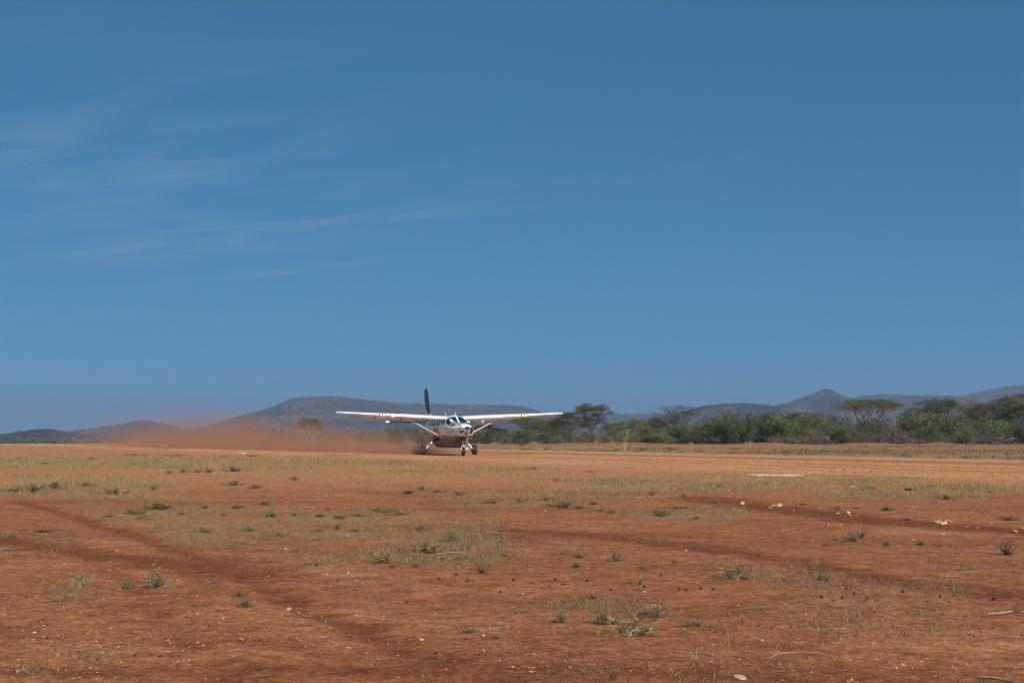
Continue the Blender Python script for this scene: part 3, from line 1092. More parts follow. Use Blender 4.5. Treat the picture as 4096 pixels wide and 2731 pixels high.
for b in [
    # big bushes of the right-hand belt
    ('green', 2890, 1672, 190, 217), ('green2', 2955, 1662, 170, 221), ('green2', 3060, 1646, 210, 226), ('green', 3120, 1664, 160, 222),
    ('green', 2690, 1702, 190, 220), ('olive', 2740, 1690, 170, 226), ('olive', 2600, 1708, 150, 224), ('olive2', 2480, 1712, 160, 222),
    ('dark', 2560, 1684, 130, 240), ('green', 2840, 1690, 150, 230), ('olive', 2790, 1700, 120, 218), ('dark', 2420, 1716, 130, 230),
    ('olive2', 2350, 1722, 130, 222), ('olive', 2270, 1724, 130, 222), ('green', 2080, 1716, 140, 214), ('dark', 2185, 1710, 170, 228),
    ('olive2', 2020, 1728, 120, 222), ('olive', 1950, 1724, 120, 226), ('grey', 2230, 1740, 110, 216), ('grey', 2310, 1738, 100, 216),
    ('grey', 2440, 1742, 90, 216), ('olive2', 2520, 1736, 120, 215), ('brown', 2050, 1746, 90, 218), ('green', 2640, 1730, 110, 214),
    ('olive', 3210, 1672, 190, 226), ('dark', 3290, 1676, 180, 232), ('olive', 3330, 1668, 160, 240), ('olive2', 3250, 1710, 130, 218),
    ('green', 3370, 1700, 170, 219), ('dark', 3420, 1672, 180, 238), ('olive', 3500, 1672, 190, 246), ('dark', 3590, 1680, 170, 236),
    ('green2', 3680, 1648, 190, 228), ('green', 3740, 1656, 200, 224), ('dark', 3720, 1688, 170, 219), ('green2', 3810, 1660, 170, 226),
    ('olive', 3860, 1672, 170, 232), ('green', 3900, 1690, 150, 222), ('grey', 3880, 1698, 110, 219), ('dark', 3960, 1662, 170, 236),
    ('green', 4010, 1680, 170, 226), ('olive', 4080, 1690, 180, 222), ('green', 4180, 1670, 200, 226), ('dark', 4280, 1650, 220, 232),
    ('brown', 3275, 1742, 110, 214), ('brown', 3170, 1746, 100, 215), ('brown', 3790, 1750, 90, 214), ('grey', 3140, 1742, 100, 216),
    ('olive2', 3450, 1730, 120, 216), ('olive2', 3640, 1716, 120, 220), ('brown', 3110, 1752, 90, 214), ('grey', 3990, 1722, 110, 220),
    ('olive', 2900, 1648, 150, 262), ('dark', 3180, 1656, 170, 262), ('olive2', 3640, 1664, 180, 262), ('dark', 3860, 1640, 220, 268),
    # behind the aircraft and in the dust
    ('dark', 1680, 1712, 110, 236), ('dark', 1740, 1722, 100, 232), ('olive', 1590, 1718, 110, 246), ('olive2', 1520, 1720, 110, 250),
    ('olive', 1450, 1726, 120, 252), ('olive2', 1370, 1722, 110, 262), ('olive', 1300, 1724, 100, 260), ('olive2', 1180, 1726, 120, 270),
    ('olive', 1090, 1716, 100, 290), ('olive2', 1030, 1726, 110, 290), ('olive', 900, 1728, 120, 330), ('olive2', 820, 1734, 110, 350),
    ('olive', 740, 1740, 100, 400), ('olive2', 640, 1742, 100, 420), ('dark', 560, 1745, 90, 450), ('olive', 470, 1748, 80, 480),
    ('dark', 1820, 1716, 120, 240), ('olive', 1880, 1722, 110, 236), ('dark', 1560, 1706, 90, 290),
    # far left tree line
    ('dark', 400, 1756, 55, 560), ('olive', 355, 1757, 60, 560), ('dark', 310, 1752, 60, 540), ('dark', 262, 1757, 50, 560),
    ('olive', 215, 1754, 62, 540), ('dark', 180, 1757, 50, 560), ('dark', 128, 1753, 70, 540), ('olive', 90, 1758, 55, 560),
    ('dark', 45, 1757, 60, 560), ('dark', 5, 1756, 60, 540), ('olive', -50, 1757, 60, 560), ('dark', 440, 1758, 60, 560), ('olive', 500, 1758, 60, 560),
    ('olive2', 285, 1764, 80, 480), ('olive2', 150, 1765, 70, 480), ('olive2', 60, 1766, 80, 480), ('olive2', 390, 1766, 80, 480), ('dark', 560, 1759, 60, 560), ('dark', 620, 1758, 60, 560),
    ('olive', 690, 1757, 60, 560)]:
    bush(*b)

# bleached dead tree and heaps of cut branches
DEADW = M('bleached_wood', (.27, .19, .135), .9, var=.3, scale=5)
BRUSH = M('dead_branches', (.105, .076, .060), .95, var=.45, scale=3)


def dead_tree(px, base, top, d):
    x, y, _ = at(px, base, d)
    z0 = float(terr(x, y))
    h = at(px, top, d)[2] - z0
    ro = obj('dead_tree', None, None, None, (x, y, z0))
    rnd = random.Random(5)
    b = MB()
    tr = [Vector((0, 0, -.2)), Vector((.06, 0, h * .3)), Vector((-.04, 0, h * .52)), Vector((.0, 0, h * .78))]
    b.tube(tr, [.10, .075, .06, .045], 6)
    b.build('trunk', DEADW, ro, True)
    for pts in [[(0, 0, .78), (-.02, 0, .92), (.2, .1, 1.0)], [(0, 0, .76), (.35, .1, .84), (.62, 0, .98), (.66, .1, 1.08)],
                [(-.04, 0, .52), (-.5, -.2, .80), (-1.0, -.1, .86), (-1.25, 0, .97)], [(-.5, -.2, .80), (-.75, .1, .75), (-1.0, .2, .74)],
                [(.03, 0, .25), (.4, 0, .45), (.42, .1, .62)], [(.62, 0, .98), (.35, .1, 1.02), (.05, 0, 1.04)]]:
        b = MB()
        q = [Vector((p[0], p[1], p[2] * h)) for p in pts]
        b.tube(q, [.042 * (1 - .7 * i / (len(q) - 1)) for i in range(len(q))], 5)
        b.build('branch', DEADW, ro, True)
    tag(ro, 'bleached pale dead tree standing over the largest brush heap', 'tree')


dead_tree(3582, 1776, 1632, 208)


def brush_pile(seed, x0, x1, top, d, label, n=170):
    xa, y, _ = at(x0, 1776, d)
    xb = at(x1, 1776, d)[0]
    xm, W = (xa + xb) / 2, xb - xa
    z0 = float(terr(xm, y))
    H = at(x0, top, d)[2] - z0
    rnd = random.Random(seed)
    ro = obj('brush_pile', None, None, None, (xm, y, z0))
    b = MB()
    for k in range(n):
        u = rnd.uniform(-1, 1)
        v_ = rnd.uniform(-1, 1)
        zz = rnd.uniform(0, 1) * H * max(.1, 1 - u * u) * (.75 + .25 * math.sin(5 * u + seed))
        c = Vector((u * W * .48, v_ * W * .14, zz * 1.05 + .05))
        a = rnd.uniform(0, 6.28)
        d_ = Vector((math.cos(a), math.sin(a) * .6, rnd.uniform(-.25, .55))).normalized()
        ln = rnd.uniform(.4, 1.5)
        bow = Vector((rnd.gauss(0, .12), rnd.gauss(0, .12), rnd.uniform(0, .25)))
        pts = bez(c - d_ * ln * .5, c + bow * 2, c + d_ * ln * .5, 3)
        for p in pts:
            p.z = max(p.z, .01)
        r = rnd.uniform(.014, .04)
        b.tube(pts, [r, r * .9, r * .7, r * .3], 3, cap=False)
        for w in range(3):
            p = pts[rnd.randint(1, 3)]
            e = p + Vector((rnd.gauss(0, .25), rnd.gauss(0, .2), rnd.uniform(-.05, .35)))
            b.tube([p, e], [r * .5, r * .2], 3, cap=False)
    b.build('twig_heap', BRUSH, ro)
    for k in range(7):
        b2 = MB()
        u = rnd.uniform(-.8, .8)
        p0 = Vector((u * W * .45, rnd.uniform(-.2, .1) * W, rnd.uniform(.1, .5) * H))
        p2 = p0 + Vector((rnd.choice((-1, 1)) * rnd.uniform(.6, 1.4), rnd.uniform(-.4, .2), rnd.uniform(-.3, .4) * H))
        p2.z = max(p2.z, .03)
        b2.tube(bez(p0, (p0 + p2) / 2 + Vector((0, 0, .25)), p2, 4), [.05, .045, .04, .03, .015], 5)
        b2.build('branch', DEADW if k % 3 == 0 else BARKG, ro, True)
    tag(ro, label, 'brush heap')


brush_pile(1, 3462, 3655, 1704, 206, 'largest heap of dead branches below the bleached tree', 420)
brush_pile(2, 3222, 3322, 1726, 206, 'small grey heap of cut branches between green bushes', 170)
brush_pile(3, 3885, 4062, 1734, 206, 'long low heap of tangled dead branches near the leaning acacia', 280)
brush_pile(4, 3590, 3700, 1746, 205, 'low tail of branches and a thick log beside the red soil mound', 60)


# ------------------------------------------------------------------ aircraft
PAINT = M('white_paint', (.78, .78, .77), .28, var=.05, scale=2.5, coat=.5)
PAINTD = M('dusty_shaded_paint', (.19, .14, .11), .5, var=.2, scale=3)  # dusty white paint with the fuselage's shadow mixed into its colour
NOSE_SHADE = M('nose_shade_panel', (.055, .042, .036), .6, var=.3, scale=3)  # near-black tone paints in the shade under the nose cowl
DARKP = M('dark_brown_paint', (.020, .015, .017), .38, var=.1)
GLASS = M('cockpit_glass', (.008, .020, .024), .06, var=0, spec=.6)
CABING = M('cabin_glass', (.030, .060, .062), .10, var=.2, spec=.5)
CHROME = M('polished_metal', (.75, .75, .76), .10, 1.0, var=.03)
BLADEM = M('grey_blade_paint', (.17, .17, .155), .45, var=.1)
RUBBER = M('tyre_rubber', (.022, .022, .023), .85, var=.2, scale=12)
RIM = M('cream_rim', (.62, .58, .46), .5, var=.1)
BLACKM = M('black_metal', (.018, .018, .022), .4, var=.1)
EXH = M('burnt_exhaust', (.24, .17, .135), .5, .5, var=.25, scale=4)
HOLE = M('intake_dark', (.006, .005, .005), .9, var=0)
LAMPW = M('landing_lamp', (.9, .9, .9), .2, var=0, emit=((1, .97, .9), 3.0))
GREENL = M('green_lamp', (.05, .6, .3), .2, var=0, emit=((.1, .9, .45), .8))
REDL = M('red_lamp', (.4, .02, .02), .25, var=0)
SEAM = M('panel_seam', (.16, .14, .14), .6, var=0)
LETTER = M('purple_lettering', (.035, .018, .045), .4, var=0)
BLADEW = M('white_band', (.78, .78, .76), .4, var=0)

PX0, PY0 = gxy(1797, 1822)
plane = obj('propeller_aircraft', None, None, None, (PX0, PY0, strip_z(PX0, PY0)))
plane.rotation_euler = (0, 0, rad(16.5))
tag(plane, 'white high wing propeller aircraft with dark fin taxiing on the gravel airstrip', 'aircraft')
# local axes: nose towards -Y, up Z, wing along X

FS = np.array([  # y, half width, z bottom, z top, squareness
    (-4.55, .36, 1.40, 1.97, 2.2), (-4.50, .47, 1.30, 2.01, 2.3), (-4.38, .545, 1.24, 2.045, 2.4), (-4.10, .60, 1.19, 2.085, 2.5),
    (-3.60, .665, 1.14, 2.11, 2.6), (-3.10, .72, 1.11, 2.135, 2.7), (-2.72, .765, 1.09, 2.17, 2.8), (-2.40, .79, 1.08, 2.32, 2.8),
    (-2.05, .81, 1.07, 2.51, 2.9), (-1.70, .82, 1.06, 2.61, 3.0), (-1.30, .825, 1.06, 2.65, 3.0), (0.9, .825, 1.06, 2.65, 3.0),
    (2.4, .78, 1.13, 2.60, 2.9), (3.6, .66, 1.28, 2.53, 2.7), (5.0, .45, 1.52, 2.45, 2.5), (6.3, .27, 1.74, 2.38, 2.3), (7.25, .07, 1.92, 2.30, 2.1)])


def fsec(y):
    return [float(np.interp(y, FS[:, 0], FS[:, k])) for k in (1, 2, 3, 4)]


def fpt(y, a, off=0.0):
    """point on the fuselage skin; a = angle in degrees, 0 to +X, 90 up"""
    hw, zb, zt, n = fsec(y)
    c, s = math.cos(rad(a)), math.sin(rad(a))
    zc_, hz = (zb + zt) / 2, (zt - zb) / 2
    x = hw * math.copysign(abs(c) ** (2 / n), c) * (1 - .13 * max(0, s) ** 2)
    z = zc_ + hz * math.copysign(abs(s) ** (2 / n), s)
    r = math.hypot(x, z - zc_) or 1
    return (x * (1 + off / r), y, zc_ + (z - zc_) * (1 + off / r))


def fang(y, z, side):
    hw, zb, zt, n = fsec(y)
    t = max(-1, min(1, (z - (zb + zt) / 2) / ((zt - zb) / 2)))
    s = math.copysign(abs(t) ** (n / 2), t)
    a = math.degrees(math.asin(max(-1, min(1, s))))
    return a if side > 0 else 180 - a


def fuselage():
    b = MB()
    ys = np.unique(np.concatenate([FS[:, 0], np.linspace(-4.3, 7.2, 60)]))
    na = 48
    vs_ = [fpt(y, 360 * k / na) for y in ys for k in range(na)]
    fs = []
    for i in range(len(ys) - 1):
        for k in range(na):
            k2 = (k + 1) % na
            fs.append((i * na + k, i * na + k2, (i + 1) * na + k2, (i + 1) * na + k))
    fs.append(tuple(range(na - 1, -1, -1)))
    fs.append(tuple((len(ys) - 1) * na + k for k in range(na)))
    b.add(vs_, fs)
    return b.build('fuselage', PAINT, plane, True)


fuse = fuselage()


def fgrid(name, mat, fn, nu, nv, parent=plane, rim=None, smooth=True):
    """a skin panel given by fn(u, v) -> (y, angle), with thickness back to the skin"""
    b = MB()
    off = .006 if rim is None else rim
    top = [fpt(*fn(i / nu, j / nv), off) for i in range(nu + 1) for j in range(nv + 1)]
    low = [fpt(*fn(i / nu, j / nv), -.01) for i in range(nu + 1) for j in range(nv + 1)]
    w = nv + 1
    fs = []
    for i in range(nu):
        for j in range(nv):
            fs.append((i * w + j, i * w + j + 1, (i + 1) * w + j + 1, (i + 1) * w + j))
    m = len(top)
    edge = [i * w for i in range(nu + 1)] + [nu * w + j for j in range(1, nv + 1)] + [i * w + nv for i in range(nu - 1, -1, -1)] + [j for j in range(nv - 1, 0, -1)]
    for p, q in zip(edge, edge[1:] + edge[:1]):
        fs.append((p, q, q + m, p + m))
    b.add(top + low, fs)
    return b.build(name, mat, parent, smooth)


def ypanel(name, mat, y0, y1, z0, z1, side, parent=plane, rim=None, slant=0.0, n=5):
    return fgrid(name, mat, lambda u, v: ((y0 + (y1 - y0) * u + slant * v),
                                          fang(y0 + (y1 - y0) * u + slant * v, z0 + (z1 - z0) * v, side)), n, n, parent, rim)


# windscreen: two panes with a white centre post
for a0, a1 in ((24, 88.3), (91.7, 156)):
    fgrid('windscreen_pane', GLASS, lambda u, v: (-2.68 + .84 * u + .10 * (1 - u) * (abs(a0 + (a1 - a0) * v - 90) / 66) ** 2, a0 + (a1 - a0) * v), 10, 14)
fgrid('windscreen_post', PAINT, lambda u, v: (-2.72 + .92 * u, 88.3 + 3.4 * v), 10, 2, rim=.012)
# anti-glare panel on the cowl and coach lines
fgrid('anti_glare_panel', DARKP, lambda u, v: (-3.62 + .86 * u + .34 * (abs(v - .5) * 2) ** 2 * (1 - u) + (.12 * (abs(v - .5) * 2) ** 2) * u, 30 + 120 * v), 8, 20, rim=.004)
for s in (-1, 1):
    fgrid('coach_line', DARKP, lambda u, v: ((-3.95 + 6.3 * u), fang(-3.95 + 6.3 * u, 1.52 + .11 * (abs(u - .36) / .36) ** 2 * (1 if u < .36 else .35) + .035 * v, s)), 40, 1, rim=.004)
    fgrid('coach_line', DARKP, lambda u, v: ((-3.6 + 5.9 * u), fang(-3.6 + 5.9 * u, 1.43 + .10 * (abs(u - .36) / .36) ** 2 * (1 if u < .36 else .35) + .014 * v, s)), 40, 1, rim=.004)
    # cockpit door and windows
    door = ypanel('cockpit_door', PAINT, -1.90, -.92, 1.38, 2.02, s, rim=.016)
    hb = MB()
    y_, z_ = -1.66, 1.80
    p_ = fpt(y_, fang(y_, z_, s), .03)
    hb.box(p_[0], y_, z_, .018, .075, .022, .008)
    hb.build('handle', CHROME, door)
    ypanel('door_window', CABING, -1.86, -1.50, 2.05, 2.42, s, slant=.16)
    ypanel('door_window', CABING, -1.30, -.96, 2.05, 2.42, s)
    for k in range(6):
        y0 = -.62 + .68 * k
        ypanel('cabin_window', CABING, y0, y0 + .44, 1.98, 2.36, s, rim=.006)
    # seam lines of the cowl
    ypanel('cowl_seam', SEAM, -2.66, -2.645, 1.18, 1.95, s, rim=.004)
    ypanel('cowl_latch', SEAM, -3.75, -3.70, 1.36, 1.52, s, rim=.008)
    ypanel('cowl_latch', SEAM, -3.15, -3.10, 1.34, 1.50, s, rim=.008)
ypanel('passenger_door', PAINT, 1.55, 2.35, 1.42, 2.40, 1, rim=.010)

# engine: intakes, spinner, blades, exhaust
ov = [(.325 + .125 * math.copysign(abs(math.cos(t)) ** .8, math.cos(t)), 1.635 + .225 * math.sin(t)) for t in [2 * math.pi * k / 28 for k in range(28)]]


def intake(name, outline, y0, parent):
    b1 = MB()
    cx = sum(p[0] for p in outline) / len(outline)
    cz = sum(p[1] for p in outline) / len(outline)
    n = len(outline)
    rings = [(1.24, .10), (1.22, 0), (1.10, -.035), (1.0, -.01), (.96, .06)]
    vs_ = [(cx + (x - cx) * s, y0 + dy, cz + (z - cz) * s) for s, dy in rings for x, z in outline]
    fs = [(i * n + k, i * n + (k + 1) % n, (i + 1) * n + (k + 1) % n, (i + 1) * n + k) for i in range(len(rings) - 1) for k in range(n)]
    b1.add(vs_, fs)
    lip = b1.build(name, PAINT, parent, True)
    b2 = MB()
    b2.add([(cx + (x - cx) * .97, y0 + .02, cz + (z - cz) * .97) for x, z in outline], [tuple(range(n))])
    b2.build('intake_opening', HOLE, lip)


intake('air_intake', ov, -4.59, plane)
rc = []
for (x, z) in ((-.25, 1.47), (-.27, 1.67), (-.48, 1.67), (-.44, 1.47)):
    rc.append((x, z))
rcf = []
for i in range(4):
    for t in (0.12, .5, .88):
        x0, z0 = rc[i]
        x1, z1 = rc[(i + 1) % 4]
        rcf.append((x0 + (x1 - x0) * t, z0 + (z1 - z0) * t))
intake('air_intake', rcf, -4.59, plane)
SPC = Vector((0, -4.72, 1.68))
b = MB()
b.lathe([(.12, .001), (.12, .235), (0, .245), (-.12, .235), (-.25, .20), (-.36, .145), (-.44, .085), (-.48, .03), (-.488, .001)], SPC, (0, 1, 0), 32)
spin = b.build('spinner', CHROME, plane, True)


def blade(ang):
    b1, b2 = MB(), MB()
    ca, sa = math.cos(rad(ang)), math.sin(rad(ang))

    def pt(r, c, t):
        # radial r, chordwise c, thickness t (twisted)
        tw = rad(62 - 38 * (r - .2) / 1.15)
        y = -c * math.sin(tw) + t * math.cos(tw)
        q = c * math.cos(tw) + t * math.sin(tw)
        return (SPC.x + ca * r - sa * q, SPC.y + .02 + y, SPC.z + sa * r + ca * q)

    rs = [.20, .32, .45, .65, .85, 1.02, 1.15, 1.25, 1.31, 1.345]
    cw = [.05, .06, .085, .105, .112, .110, .104, .095, .082, .05]
    th = [.05, .045, .035, .025, .019, .015, .012, .010, .008, .005]
    prof = [(-1, 0), (-.6, .8), (0, 1), (.6, .7), (1, 0), (.6, -.4), (0, -.5), (-.6, -.4)]

    def loft(bb, sel, extra=0.0):
        vs_ = []
        for r, c, t in sel:
            vs_ += [pt(r, (c + extra) * u, (t + extra) * w) for u, w in prof]
        n = len(prof)
        fs = [(i * n + k, i * n + (k + 1) % n, (i + 1) * n + (k + 1) % n, (i + 1) * n + k) for i in range(len(sel) - 1) for k in range(n)]
        fs += [tuple(range(n - 1, -1, -1)), tuple((len(sel) - 1) * n + k for k in range(n))]
        bb.add(vs_, fs)

    loft(b1, list(zip(rs, cw, th)))
    bl = b1.build('propeller_blade', BLADEM, plane, True)
    for r0, r1 in ((1.13, 1.185), (1.235, 1.29)):
        b2 = MB()
        loft(b2, [(r, float(np.interp(r, rs, cw)), float(np.interp(r, rs, th))) for r in (r0, r1)], .003)
        b2.build('white_band', BLADEW, bl)


for ang in (149, 27, 270):
    blade(ang)
b = MB()
b.tube([(-.36, -3.95, 1.34), (-.44, -3.80, 1.20), (-.52, -3.55, 1.08), (-.60, -3.25, 1.00)], [.15, .155, .145, .125], 16, cap=False)
ex = b.build('exhaust_stack', EXH, plane, True)
b = MB()
b.lathe([(0, .001), (0, .118)], (-.594, -3.27, 1.006), (-.25, .9, -.25), 16)
b.build('exhaust_opening', HOLE, ex)
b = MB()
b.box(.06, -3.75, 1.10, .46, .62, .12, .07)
b.build('oil_cooler_scoop', NOSE_SHADE, plane)  # scoop coloured dark to stand for the shaded recess below the cowl


# belly cargo pod with its panels
def pod():
    b = MB()
    st_ = [(-2.95, .44, .86), (-2.90, .50, .60), (-2.80, .54, .535), (-2.0, .60, .52), (1.2, .60, .52), (2.2, .52, .62), (3.0, .34, .88), (3.4, .16, 1.10)]
    n = 14
    vs_ = []
    for y, hw, zb in st_:
        zt = 1.22
        sec = [(hw * 1.22, zt), (hw * 1.20, zb + (zt - zb) * .6), (hw * 1.05, zb + (zt - zb) * .18), (hw * .96, zb + .03), (hw * .88, zb), (hw * .4, zb - .005), (0, zb - .008)]
        pts = sec + [(-x, z) for x, z in reversed(sec)][1:] + [(-hw * 1.22, zt + .02)]
        vs_ += [(x, y, z) for x, z in pts]
    n = len(vs_) // len(st_)
    fs = [(i * n + k, i * n + k + 1, (i + 1) * n + k + 1, (i + 1) * n + k) for i in range(len(st_) - 1) for k in range(n - 1)]
    fs.append(tuple(range(n)))
    fs.append(tuple((len(st_) - 1) * n + k for k in reversed(range(n))))
    b.add(vs_, fs)
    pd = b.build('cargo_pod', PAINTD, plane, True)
    for s in (-1, 1):
        for y0, y1 in ((-2.35, -1.55), (-1.50, -.45), (.2, 1.1)):
            q = MB()
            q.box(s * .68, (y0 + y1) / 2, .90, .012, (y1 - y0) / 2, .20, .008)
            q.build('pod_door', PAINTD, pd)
    for k in range(5):
        q = MB()
        q.tube([(-.4 + .2 * k, -1.2 + .3 * k, .58), (-.4 + .2 * k, -1.2 + .3 * k, .52)], [.008, .006], 5)
        q.build('drain_pipe', BLACKM, pd)
    return pd


pod()


# wings
def foil(x, t, lower=False):
    yt = 5 * t * (.2969 * math.sqrt(max(x, 0)) - .126 * x - .3516 * x * x + .2843 * x ** 3 - .1015 * x ** 4)
    cam = .035 * 4 * x * (1 - x) * .6
    return cam + (-yt if lower else yt)


WST = [(.60, -1.55, 1.98, 2.445, .165), (3.15, -1.52, 1.93, 2.575, .160), (5.9, -1.30, 1.52, 2.725, .135), (7.70, -1.15, 1.24, 2.825, .12), (7.87, -1.00, 1.02, 2.838, .08)]


def wst(X):
    W_ = np.array(WST)
    return [float(np.interp(X, W_[:, 0], W_[:, k])) for k in range(1, 5)]


def wing_piece(name, s, Xs, c0, c1, mat, drop=0.0, parent=plane, gap=0.0):
    b = MB()
    nn = 12
    rows = []
    for X in Xs:
        y0, ch, z0, t = wst(X)
        us = [c0 + (c1 - c0) * (1 - math.cos(math.pi * i / nn)) / 2 for i in range(nn + 1)]
        pts = [(u, foil(u, t)) for u in us] + [(u, foil(u, t, True)) for u in reversed(us)]
        row = []
        hx, hz_ = c0, foil(c0, t, True)
        for u, h in pts:
            if drop:
                du, dh = u - hx, h - hz_
                cu, su = math.cos(rad(drop)), math.sin(rad(drop))
                u2, h2 = hx + gap + du * cu + dh * su, hz_ - du * su + dh * cu
            else:
                u2, h2 = u + gap, h
            row.append((s * X, y0 + u2 * ch, z0 + h2 * ch))
        rows.append(row)
    n = len(rows[0])
    vs_ = [p for r in rows for p in r]
    fs = []
    for i in range(len(rows) - 1):
        for k in range(n):
            q = (i * n + k, i * n + (k + 1) % n, (i + 1) * n + (k + 1) % n, (i + 1) * n + k)
            fs.append(q if s < 0 else q[::-1])
    fs.append(tuple(range(n)))
    fs.append(tuple((len(rows) - 1) * n + k for k in reversed(range(n))))
    b.add(vs_, fs)
    return b.build(name, mat, parent, True)


for s in (-1, 1):
    w = wing_piece('wing', s, [.60, 1.2, 2.0, 3.15, 4.5, 5.9], 0, .72, PAINT)
    wing_piece('wing_tip', s, [5.903, 6.8, 7.70, 7.87], 0, .75, PAINT)
    wing_piece('flap', s, [.86, 2.0, 3.15, 4.5, 5.86], .72, 1.0, PAINT, 20, gap=.012)
    wing_piece('aileron', s, [5.92, 6.8, 7.66], .75, 1.0, PAINT, 2, gap=.006)
    for X in (1.6, 3.4, 5.2):
        y0, ch, z0, t = wst(X)
        q = MB()
        q.box(s * X, y0 + .76 * ch, z0 - .10 * ch, .018, .20, .05, .01)
        q.build('flap_bracket', DARKP, plane)
    # lift strut with cuffs
    q = MB()
    A_, B_ = Vector((s * .80, -.88, 1.22)), Vector((s * 3.28, -1.06, 2.49))
    q.tube([A_, A_.lerp(B_, .5), B_], [.085, .085, .085], 12, squash=.42)
    strut = q.build('wing_strut', PAINT, plane, True)
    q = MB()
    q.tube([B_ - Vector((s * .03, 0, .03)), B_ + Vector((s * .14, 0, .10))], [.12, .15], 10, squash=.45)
    q.build('strut_cuff', PAINTD, strut, True)  # upper cuff gets the darkened paint: wing shadow put into its colour
    q = MB()
    q.tube([A_ + Vector((-s * .06, 0, -.04)), A_ + (B_ - A_) * .07], [.16, .085], 10, squash=.5)
    q.build('strut_cuff', PAINT, strut, True)
    # twin landing lamps in the leading edge and a small vane
    y0, ch, z0, t = wst(4.92)
    lb = MB()
    lb.box(s * 4.92, y0 + .002, z0 + .025, .19, .04, .075, .012)
    case = lb.build('lamp_housing', HOLE, plane)
    for dx in (-.092, .092):
        q = MB()
        q.lathe([(-.035, .001), (-.03, .04), (-.02, .062), (.0, .068)], (s * 4.92 + dx, y0 - .036, z0 + .02), (0, 1, 0), 16)
        q.build('landing_lamp', LAMPW, case, True)
    q = MB()
    X = 5.14
    q.tube([(s * X, y0 + .03, z0 + .06), (s * X, y0 - .02, z0 + .15), (s * (X + .03), y0 - .05, z0 + .17)], [.022, .018, .008], 6)
    q.build('stall_fence', PAINT, plane)
    q = MB()
    q.lathe([(0, .001), (.02, .03), (.06, .042), (.11, .03), (.13, .001)], (s * 7.85, -1.04, 2.838), (s, -.3, 0), 12)
    q.build('navigation_lamp', GREENL if s < 0 else REDL, plane, True)
    # main gear
    fr = MB()
    fr.tube([(s * .45, 0, 1.14), (s * .85, 0, 1.08), (s * 1.08, 0, .98), (s * 1.20, 0, .90)], [.13, .115, .085, .065], 12, squash=.8)
    fr.build('gear_fairing', BLACKM, plane, True)
    lg = MB()
    lg.tube([(s * 1.17, 0, .92), (s * 1.42, 0, .68), (s * 1.62, 0, .44)], [.058, .052, .045], 12)
    lg.tube([(s * 1.58, 0, .42), (s * 1.74, 0, .36)], [.05, .045], 10)
    lg.build('gear_leg', PAINT, plane, True)
    wx = s * 1.79
    rb = MB()
    rb.lathe([(-.10, .001), (-.10, .06), (-.085, .13), (-.10, .18), (-.11, .205), (.11, .205), (.10, .18), (.06, .13), (.075, .06), (.08, .001)], (wx, 0, .355), (1, 0, 0), 28)
    wh = rb.build('wheel', RIM, plane, True)
    tb = MB()
    tb.lathe([(-.105, .19), (-.125, .225), (-.135, .27), (-.125, .315), (-.095, .343), (-.05, .354), (0, .357), (.05, .354), (.095, .343), (.125, .315), (.135, .27), (.125, .225), (.105, .19)],
             (wx, 0, .355), (1, 0, 0), 36)
    tb.build('tyre', RUBBER, wh, True)
    cb = MB()
    cb.box(s * 1.60, .02, .30, .05, .09, .12, .02)
    cb.build('brake_calliper', BLACKM, plane)

# weather radar pod on the starboard wing
y0, ch, z0, t = wst(4.26)
q = MB()
q.lathe([(-.20, .001), (-.18, .07), (-.12, .135), (-.03, .175), (.08, .18), (.30, .15), (.55, .09), (.75, .02)], (-4.26, y0 + .02, z0 - .02), (0, 1, 0), 24)
q.build('radar_pod', PAINT, plane, True)

# nose gear
q = MB()
q.tube([(0, -3.70, 1.20), (0, -3.78, .95), (0, -3.83, .66)], [.062, .06, .06], 12)
q.tube([(0, -3.83, .72), (0, -3.84, .58)], [.10, .105], 14)
q.tube([(0, -3.84, .625), (0, -3.84, .60)], [.13, .13], 14)
q.tube([(0, -3.80, .66), (0, -3.66, .78), (0, -3.74, .92)], [.022, .022, .022], 6)
ng = q.build('nose_gear_leg', PAINT, plane, True)
q = MB()
for s in (-1, 1):
    q.tube([(s * .05, -3.84, .60), (s * .135, -3.84, .56), (s * .135, -3.83, .30)], [.035, .032, .03], 8)
q.build('fork', PAINT, ng, True)
rb = MB()
rb.lathe([(-.085, .001), (-.085, .05), (-.07, .11), (-.085, .15), (.085, .15), (.07, .11), (.085, .05), (.085, .001)], (0, -3.83, .28), (1, 0, 0), 24)
wh = rb.build('wheel', RIM, plane, True)
tb = MB()
tb.lathe([(-.08, .14), (-.098, .17), (-.105, .21), (-.095, .25), (-.065, .275), (0, .285), (.065, .275), (.095, .25), (.105, .21), (.098, .17), (.08, .14)], (0, -3.83, .285), (1, 0, 0), 32)
tb.build('tyre', RUBBER, wh, True)
q = MB()
q.tube([(-.10, -3.6, 1.15), (-.12, -3.62, 1.0)], [.03, .03], 8)
q.lathe([(-.06, .001), (-.05, .035), (0, .045), (.05, .03), (.06, .001)], (-.12, -3.63, .97), (0, -1, 0), 12)
q.build('taxi_lamp', CHROME, plane, True)


